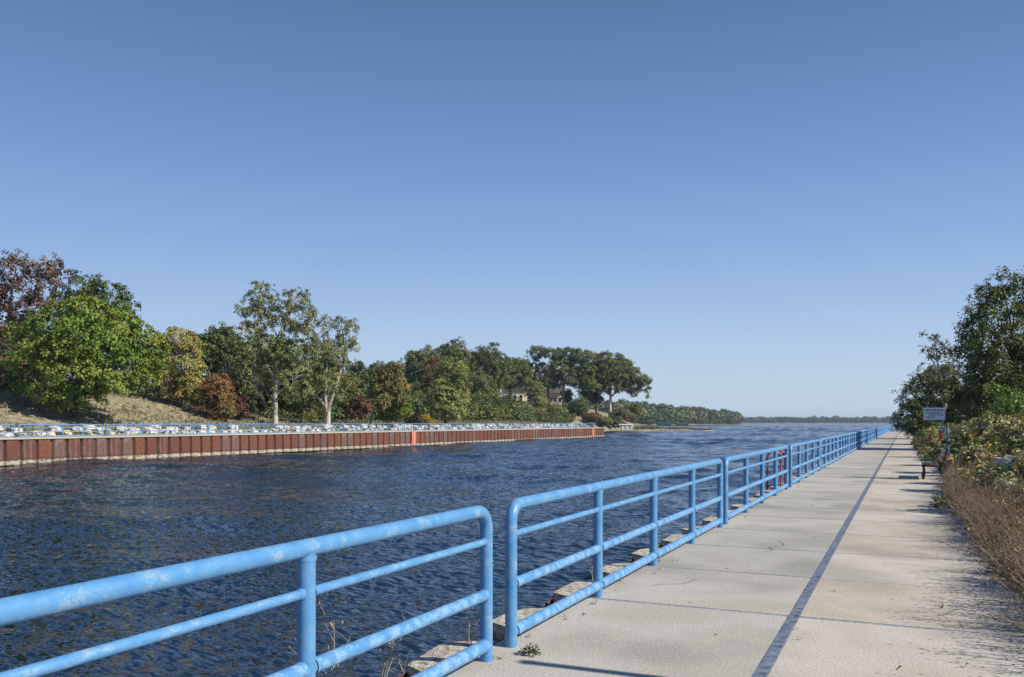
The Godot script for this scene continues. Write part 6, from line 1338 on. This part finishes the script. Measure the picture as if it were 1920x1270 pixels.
func build_far_woods() -> void:
	var r := RandomNumberGenerator.new()
	r.seed = 404
	for q in [["headland_woods", [[-400, 905, 9.0], [-330, 912, 9.0], [-268, 945, 8.0], [-252, 1060, 7.5], [-240, 1190, 6.5], [-230, 1290, 4.0], [-225, 1335, 0.0]], 90.0, 5.0, 9.4, "dark green wooded headland running out into the lake", 0.6], ["far_shore_woods", [[-800, 2540, 4.0], [-435, 2600, 3.0], [-200, 2720, 4.0], [0, 2840, 4.0], [200, 2915, 5.0], [600, 3015, 5.0]], 60.0, 6.0, 7.5, "low blue-green line of woods on the far shore", 1.0]]:
		var where := []
		var cols := PackedColorArray()
		var pts: Array = q[1]
		for i in pts.size() - 1:
			var a := Vector3(pts[i][0], pts[i][2], -pts[i][1])
			var b := Vector3(pts[i + 1][0], pts[i + 1][2], -pts[i + 1][1])
			var len_ := a.distance_to(b)
			var t := (b - a).normalized()
			var inland := Vector3(t.z, 0, -t.x).normalized()
			var count := int(len_ / q[3] * 7.0)
			for k in count:
				var w := r.randf()
				var depth := pow(r.randf(), 1.5)
				var p := a.lerp(b, w)
				var ground := lerpf(-1.2, p.y, smoothstep(0.0, 0.5, depth))
				var sc: float = q[4] * r.randf_range(0.55, 1.1)
				var tall := sc * r.randf_range(0.8, 1.3)
				p = Vector3(p.x, ground + tall * 0.75, p.z) + inland * (depth * q[2] + 5.0)
				where.append(Transform3D(Basis(Vector3.UP, r.randf() * TAU).scaled(Vector3(sc, tall, sc)), p))
				cols.append(tint(PALETTES["oak"] if r.randf() < 0.85 else PALETTES["olive"], r))
				# understorey down to the shore
				if r.randf() < 0.7:
					where.append(Transform3D(Basis(Vector3.UP, r.randf() * TAU).scaled(Vector3(sc * 0.6, sc * 0.5, sc * 0.6)), Vector3(p.x, ground + sc * 0.25, p.z) - inland * 3.0))
					cols.append(tint(PALETTES["mid"], r))
		var o := scatter(numbered(q[0]), clumps["far"][1], mats["leaves"], where, cols, self)
		tag(o, q[5], "woods", "", "stuff")

func build_bank_woods() -> void:
	var r := RandomNumberGenerator.new()
	r.seed = 515
	for q in [["bank_woods", 900, [-86.0, -190.0, 78.0, 235.0], "dense shaded woods behind the trees of the far bank"], ["point_woods", 420, [-122.0, -190.0, 240.0, 345.0], "dense green undergrowth on the wooded point around the cream house"]]:
		var where := []
		var cols := PackedColorArray()
		var g: Array = q[2]
		for k in q[1]:
			var x: float = lerpf(g[0], g[1], pow(r.randf(), 1.4))
			var f: float = lerpf(g[2], g[3], r.randf())
			if f < 108.0 and x > -100.0 - (108.0 - f) * 0.4: continue
			var on_point: bool = q[0] == "point_woods"
			if on_point and absf(x + 148.3) < 18.0 and f > 322.0: continue
			if on_point and x > -134.0 - (345.0 - f) * 0.1 and f > 300.0 and r.randf() < 0.5: continue
			var sc := r.randf_range(1.4, 3.4)
			if on_point: sc = r.randf_range(0.6, 1.1) if x > -150.0 else r.randf_range(1.2, 2.4)
			var lift := r.randf() * (4.5 if not on_point else 1.5) * smoothstep(-86.0, -110.0, x)
			where.append(Transform3D(Basis(Vector3.UP, r.randf() * TAU).scaled(Vector3(sc, sc * r.randf_range(0.7, 1.1), sc)), Vector3(x, far_ground(x, f) + sc * 0.45 + lift, -f)))
			var w := r.randf()
			cols.append(tint(PALETTES["dark"] if w < 0.45 else PALETTES["mid"] if w < 0.7 else PALETTES["olive"] if w < 0.92 else PALETTES["greygreen"], r))
		var o := scatter(numbered(q[0]), clumps["mass"][0], mats["leaves"], where, cols, self)
		tag(o, q[3], "woods", "", "stuff")

# ------------------------------------------------------------------ bench, sign, posts
func build_roadside() -> void:
	# bench facing the channel
	var o := base("bench", Vector3(0.44, 0, -27.2))
	tag(o, "wooden bench with dark iron frame beside the walkway", "bench")
	for k in 4:
		var b := MB.new()
		b.box(Vector3(0.055 + 0.115 * k, 0.435 + (0.012 if k == 0 else 0.0) - 0.012 * k, -0.9), Vector3(0.10, 0.04, 1.8), 0.008)
		part("seat_slat", b.mesh(), mats["bench_wood"], o)
	var lean := Basis(Vector3(0, 0, 1), -0.24)
	for k in 3:
		var b := MB.new()
		b.box(Vector3(0.53 + 0.04 * k, 0.55 + 0.13 * k, -0.9), Vector3(0.035, 0.11, 1.8), 0.008, lean)
		part("back_slat", b.mesh(), mats["bench_wood"], o)
	for z in [-0.12, -0.9, -1.68]:
		var b := MB.new()
		b.tube([Vector3(0.04, 0, z), Vector3(0.08, 0.2, z), Vector3(0.05, 0.40, z)], [0.03, 0.026, 0.03], 8)
		b.tube([Vector3(0.60, 0, z), Vector3(0.50, 0.2, z), Vector3(0.48, 0.39, z)], [0.03, 0.026, 0.03], 8)
		b.tube([Vector3(0.04, 0.40, z), Vector3(0.25, 0.385, z), Vector3(0.50, 0.375, z), Vector3(0.57, 0.55, z), Vector3(0.66, 0.88, z)], [0.022, 0.022, 0.026, 0.024, 0.02], 8)
		part("frame", b.mesh(), mats["black_iron"], o)
	# notice sign
	o = base("notice_sign", Vector3(1.32, 0, -47.0))
	tag(o, "white notice sign with rows of dark print on a slim post", "sign")
	var b := MB.new()
	b.box(Vector3(0, 2.06, 0), Vector3(0.95, 0.62, 0.02), 0.004)
	part("panel", b.mesh(), mats["sign_back"], o)
	var f := MB.new()
	for q in [[-0.47, 2.365, 0, 0], [0.47, 2.365, 1, 0], [0.47, 1.755, 1, 1], [-0.47, 1.755, 0, 1]]: f.vert(Vector3(q[0], q[1], 0.014), Vector3(0, 0, 1), Vector2(q[2], q[3]))
	f.idx.append_array([0, 1, 2, 0, 2, 3])
	part("print", f.mesh(), mats["sign_face"], o)
	b = MB.new()
	b.box(Vector3(0.36, 1.1, -0.045), Vector3(0.06, 2.5, 0.06), 0.01)
	part("post", b.mesh(), mats["grey_post"], o)
	# rescue post with its arm, and the red bag hung from it
	var gy := 0.0
	o = base("rescue_post", Vector3(1.6, gy, -39.1))
	tag(o, "blue pipe post with a bent arm behind the bench", "post")
	b = MB.new()
	b.tube([Vector3(0, -0.1, 0), Vector3(0, 0.7, 0), Vector3(0, 1.475, 0)], [0.05, 0.05, 0.05], 16)
	part("post", b.mesh(), mats["paint_post"], o)
	b = MB.new()
	b.tube([Vector3(0, 1.40, 0), Vector3(-0.1, 1.46, 0), Vector3(-0.22, 1.47, 0), Vector3(-0.29, 1.42, 0), Vector3(-0.30, 1.32, 0)], [0.022, 0.022, 0.022, 0.022, 0.022], 10)
	part("arm", b.mesh(), mats["paint_post"], o)
	b = MB.new()
	b.box(Vector3(-0.12, 0.84, 0.01), Vector3(0.26, 0.15, 0.16), 0.02)
	part("bracket", b.mesh(), mats["navy"], o)
	b = MB.new()
	b.lathe(Vector3.ZERO, [Vector2(0.005, -0.34), Vector2(0.05, -0.32), Vector2(0.075, -0.22), Vector2(0.07, -0.10), Vector2(0.045, -0.03), Vector2(0.02, 0.0), Vector2(0.015, 0.05)], 14)
	tag(single("rescue_bag", b.mesh(), mats["red_cloth"], Vector3(1.33, 1.28, -39.1)), "small red bag hanging on the blue post behind the bench", "bag")
	# pole beside the camera, whose shadow crosses the walkway
	o = base("lamp_pole", Vector3(1.95, 0, -5.48))
	tag(o, "tall blue pole right of the photo whose shadow crosses the walkway", "pole")
	b = MB.new()
	b.tube([Vector3(0, -0.2, 0), Vector3(0, 1.5, 0), Vector3(0, 3.2, 0)], [0.045, 0.045, 0.045], 16)
	part("post", b.mesh(), mats["paint_post"], o)
	b = MB.new()
	b.lathe(Vector3(0, 3.2, 0), [Vector2(0.052, -0.02), Vector2(0.052, 0.02), Vector2(0.03, 0.045), Vector2(0.002, 0.05)], 16)
	part("cap", b.mesh(), mats["paint_post"], o)

# ------------------------------------------------------------------ weeds, vines and grass
func weed_mesh(seed_: int) -> ArrayMesh:
	# a dry branching weed about one metre tall
	var r := RandomNumberGenerator.new()
	r.seed = seed_
	var m := MB.new()
	var brown := Color(1.0, 1.0, 1.0)
	for s in 3:
		var lean := Vector3(r.randfn() * 0.22, 1.0, r.randfn() * 0.22).normalized()
		var hgt := r.randf_range(0.65, 1.05)
		var bend := Vector3(r.randfn(), 0, r.randfn()) * 0.12
		var path := []
		for k in 4:
			var w := k / 3.0
			path.append(lean * hgt * w + bend * w * w)
		m.c = brown * r.randf_range(0.8, 1.3)
		m.tube(path, [0.008, 0.0065, 0.0045, 0.0025], 4, false)
		for k in 9:
			var w := r.randf_range(0.3, 0.98)
			var p := lean * hgt * w + bend * w * w
			var d := (lean * 0.7 + Vector3(r.randfn(), r.randfn() * 0.3, r.randfn())).normalized() * r.randf_range(0.08, 0.26)
			m.c = brown * r.randf_range(0.7, 1.3)
			m.tube([p, p + d * 0.6 + Vector3.UP * 0.015, p + d + Vector3.UP * 0.04], [0.003, 0.0022, 0.0015], 3, false)
			var tip := p + d + Vector3.UP * 0.04
			m.c = Color(0.85, 0.75, 0.66) * r.randf_range(0.6, 1.4)
			var q := r.randf_range(0.009, 0.019)
			m.lathe(tip, [Vector2(0.001, -q), Vector2(q * 0.8, 0), Vector2(0.001, q * 1.3)], 4)
			if r.randf() < 0.6:
				m.c = Color(0.8, 1.0, 0.62) * r.randf_range(0.6, 1.3)
				leaf(m, p, d.normalized(), Vector3.UP, r.randf_range(0.04, 0.09), 0.010)
	return m.mesh()

func tuft_mesh(seed_: int, blades: int, wide: float) -> ArrayMesh:
	var r := RandomNumberGenerator.new()
	r.seed = seed_
	var m := MB.new()
	for k in blades:
		var a := r.randf() * TAU
		var out := Vector3(cos(a), 0, sin(a))
		var side := Vector3(-sin(a), 0, cos(a)) * wide
		var p := out * r.randf() * 0.12
		var h := r.randf_range(0.55, 1.0)
		var tip := p + out * h * r.randf_range(0.15, 0.6) + Vector3.UP * h
		var midp := p + out * h * 0.1 + Vector3.UP * h * 0.6
		m.c = Color.WHITE * r.randf_range(0.75, 1.25)
		var nn := (out + Vector3.UP * 0.5).normalized()
		var f := m.v.size()
		m.vert(p - side, nn); m.vert(p + side, nn); m.vert(midp + side * 0.8, nn); m.vert(midp - side * 0.8, nn); m.vert(tip, nn)
		m.idx.append_array([f, f + 1, f + 2, f, f + 2, f + 3, f + 3, f + 2, f + 4])
	return m.mesh()

func build_ground_plants() -> void:
	var r := RandomNumberGenerator.new()
	r.seed = 909
	# dry grass of the far bank
	var where := []
	var cols := PackedColorArray()
	var patch := FastNoiseLite.new()
	patch.seed = 4
	patch.frequency = 0.05
	for k in 16000:
		var f := r.randf_range(38.0, 190.0)
		var d := 5.0 + 34.0 * pow(r.randf(), 1.4)
		var x := FAR_X - d
		var v := patch.get_noise_2d(x, f)
		if v < -0.34: continue
		var s := r.randf_range(0.22, 0.55)
		where.append(Transform3D(Basis(Vector3.UP, r.randf() * TAU).scaled(Vector3(s * 1.3, s, s * 1.3)), Vector3(x, far_ground(x, f) - 0.02, -f)))
		var c := Color(0.25, 0.215, 0.145).lerp(Color(0.14, 0.15, 0.07), clampf(0.4 + v * 1.5 + r.randfn() * 0.2, 0.0, 1.0))
		cols.append(c * r.randf_range(0.8, 1.2))
	tag(scatter("dune_grass", tuft_mesh(1, 14, 0.03), mats["stalks"], where, cols, self), "dry tan dune grass behind the far boulders", "grass", "", "stuff")
	where = []
	cols = PackedColorArray()
	for k in 1500:
		var f := r.randf_range(36.0, 190.0)
		var x := FAR_X - 3.1 - 2.6 * r.randf()
		if patch.get_noise_2d(x * 2.0, f * 2.0) < -0.1: continue
		var s := r.randf_range(0.14, 0.34)
		where.append(Transform3D(Basis(Vector3.UP, r.randf() * TAU).scaled(Vector3(s, s * 0.8, s)), Vector3(x, far_ground(x, f) + s * r.randf_range(0.4, 1.0), -f)))
		cols.append(tint(PALETTES["oliveyellow"] if r.randf() < 0.6 else PALETTES["mid"], r))
	tag(scatter("boulder_weeds", clumps["broad"][3], mats["leaves"], where, cols, self), "green and yellow weeds growing between the far boulders", "weeds", "", "stuff")
	# brown weeds along the right edge of the walkway
	for kind in 3:
		where = []
		cols = PackedColorArray()
		for k in 460:
			var f := 3.0 + 25.0 * r.randf()
			var x := 0.98 + 1.05 * pow(r.randf(), 1.3) + (0.12 if f < 9.0 else 0.0) + 0.35 * smoothstep(18.0, 28.0, f)
			if f > 24.0 and r.randf() < 0.6: continue
			var s := r.randf_range(0.38, 0.78)
			var lean := Basis(Vector3(0, 0, 1), r.randf_range(0.0, 0.55) * smoothstep(2.2, 0.9, x)) * Basis(Vector3(1, 0, 0), r.randfn() * 0.15)
			where.append(Transform3D(lean * Basis(Vector3.UP, r.randf() * TAU).scaled(Vector3.ONE * s), Vector3(x, right_ground(maxf(x, 1.1), f) - 0.02, -f)))
			cols.append(Color(0.21, 0.145, 0.105).lerp(Color(0.42, 0.34, 0.23), pow(r.randf(), 2.0)) * r.randf_range(0.75, 1.35))
		tag(scatter(numbered("dry_weeds"), weed_mesh(50 + kind), mats["stalks"], where, cols, self), ["tangle of brown dry weeds leaning over the walkway's right edge", "brown seed-headed weeds mixed along the walkway's right edge", "thin brown branching weeds between walkway and leafy bank"][kind], "weeds", "", "stuff")
	# green and yellowing leaves among the weeds
	where = []
	cols = PackedColorArray()
	for k in 1500:
		var f := 3.5 + 22.0 * r.randf()
		var x := 1.02 + 1.5 * pow(r.randf(), 0.8)
		if patch.get_noise_2d(x * 14.0, f * 9.0) < 0.02: continue
		var s := r.randf_range(0.08, 0.19)
		where.append(Transform3D(Basis(Vector3.UP, r.randf() * TAU).scaled(Vector3(s, s * 0.9, s)), Vector3(x, right_ground(maxf(x, 1.1), f) + r.randf_range(0.03, 0.38), -f)))
		cols.append(tint(PALETTES["vine"] if r.randf() < 0.6 else PALETTES["olive"], r))
	tag(scatter("leafy_weeds", clumps["fine"][1], mats["leaves"], where, cols, self), "low green and yellowing leaves among the brown weeds", "weeds", "", "stuff")
	# leafy vines over the bank
	where = []
	cols = PackedColorArray()
	for k in 12000:
		var f := 12.0 + 70.0 * pow(r.randf(), 1.3)
		var x := lerpf(1.05, 0.85, smoothstep(28.0, 40.0, f)) + (4.2 + 0.05 * f) * pow(r.randf(), 1.15)
		if f < 22.0 and x < 1.6 and r.randf() < 0.55: continue
		if f > 26.0 and f < 30.0 and x < 1.25: continue
		var mound := 1.0 * maxf(0.0, hills.get_noise_2d(x * 9.0, f * 5.0) + 0.4) * smoothstep(0.8, 1.8, x)
		if f > 23.0 and f < 40.0 and x < 2.1: mound *= 0.25
		if f > 24.0 and f < 40.0 and x < 1.25: continue
		var s := r.randf_range(0.13, 0.27) * (0.9 + 0.012 * f)
		var y := right_ground(x, f) + mound * r.randf() + 0.05
		var up := Vector3(r.randfn() * 0.3 - 0.25, 1.0, r.randfn() * 0.3 + 0.2).normalized()
		where.append(Transform3D(Basis(Quaternion(Vector3.UP, up)) * Basis(Vector3.UP, r.randf() * TAU).scaled(Vector3.ONE * s), Vector3(x, y, -f)))
		cols.append(tint(PALETTES["vine"], r))
	tag(scatter("bank_vines", clumps["broad"][2], mats["leaves"], where, cols, self), "yellow-green leafy vines covering the bank right of the walkway", "vines", "", "stuff")
	# scrub on the low spit by the point
	where = []
	cols = PackedColorArray()
	for k in 420:
		var w := r.randf()
		var x := lerpf(-112.0, -70.0, w)
		var f := lerpf(317.0, 334.0, w) + r.randf_range(-1.0, 7.0)
		var s := r.randf_range(0.5, 1.0)
		where.append(Transform3D(Basis(Vector3.UP, r.randf() * TAU).scaled(Vector3(s, s * 0.8, s)), Vector3(x, maxf(far_ground(x, f), -1.6) + 0.25, -f)))
		cols.append(tint(PALETTES["tan"] if r.randf() < 0.55 else PALETTES["olive"], r))
	tag(scatter("beach_scrub", clumps["broad"][1], mats["leaves"], where, cols, self), "low tan and green scrub on the beach of the point", "scrub", "", "stuff")
	where = []
	cols = PackedColorArray()
	for k in 420:
		var f := 5.0 + 22.0 * pow(r.randf(), 1.3)
		var x := 1.05 - absf(r.randfn()) * 0.16
		if k % 9 == 0: x = r.randf_range(-2.6, 1.0)
		if k % 9 == 1: x = -2.45 - r.randf() * 0.3
		var s := r.randf_range(0.012, 0.03)
		where.append(Transform3D(Basis.from_euler(Vector3(r.randfn() * 0.4, r.randf() * TAU, r.randfn() * 0.4)).scaled(Vector3.ONE * s), Vector3(x, 0.006 + s * 0.2, -f)))
		cols.append(Color(0.16, 0.10, 0.06).lerp(Color(0.30, 0.22, 0.13), r.randf()))
	var bit := MB.new()
	leaf(bit, Vector3(0, 0, -0.8), Vector3(0, 0, 1), Vector3.UP, 1.6, 0.45)
	leaf(bit, Vector3(0.3, 0.15, 0.2), Vector3(0.8, 0.2, 0.5).normalized(), Vector3.UP, 1.1, 0.3)
	tag(scatter("leaf_litter", bit.mesh(), mats["stalks"], where, cols, self), "scattered brown leaf bits along the edges of the walkway", "litter", "", "stuff")
	# single plants
	var q := [[-2.42, 5.56, 0.085, 0.0, "small green weed tuft in the gap between the first two railing sections", Color(0.11, 0.13, 0.05)], [0.72, 18.6, 0.34, 0.0, "low bright green leafy weed at the walkway's right edge", Color(0.13, 0.19, 0.05)], [1.0, 10.6, 0.22, 0.0, "small green weed under the brown weeds at the walkway's edge", Color(0.07, 0.10, 0.03)]]
	for p in q:
		var o := base("weed_tuft", Vector3(p[0], 0.0, -p[1]))
		tag(o, p[4], "weed", "single weeds by the walkway")
		var m := MB.new()
		for k in 110:
			var d := Vector3(r.randfn(), absf(r.randfn()) * 0.7 + 0.1, r.randfn()).normalized()
			m.c = p[5] * r.randf_range(0.6, 1.5)
			leaf(m, d * p[2] * r.randf_range(0.2, 0.75), (d + Vector3(r.randfn(), r.randfn(), r.randfn()) * 0.4).normalized(), Vector3.UP, p[2] * 0.42, p[2] * 0.085)
		part("leaves", m.mesh(), mats["leaves"], o)
	var dry := [[-3.05, 4.05, 0.62, "dry branching weed outside the nearest railing, left of its post"], [-3.05, 4.62, 0.42, "dry weed stalks outside the nearest railing, right of its post"], [-3.12, 5.0, 0.36, "dry grass stalk growing from the concrete block below the nearest railing"], [-2.98, 5.72, 0.42, "dry grey-green weed behind the nearest railing's end post"], [-2.99, 8.55, 0.62, "tall tan weed stalk behind the second railing section's post"], [-3.0, 11.2, 0.26, "short dark weed between concrete blocks behind the second railing section"]]
	for p in dry:
		var o := base("dry_weed", Vector3(p[0], -0.08, -p[1]), r.randf() * TAU)
		tag(o, p[3], "weed", "dry weeds outside the railing")
		var m := part("stems", weed_mesh(700 + int(p[1] * 10)), mats["dry_stalk"], o)
		m.scale = Vector3.ONE * p[2]
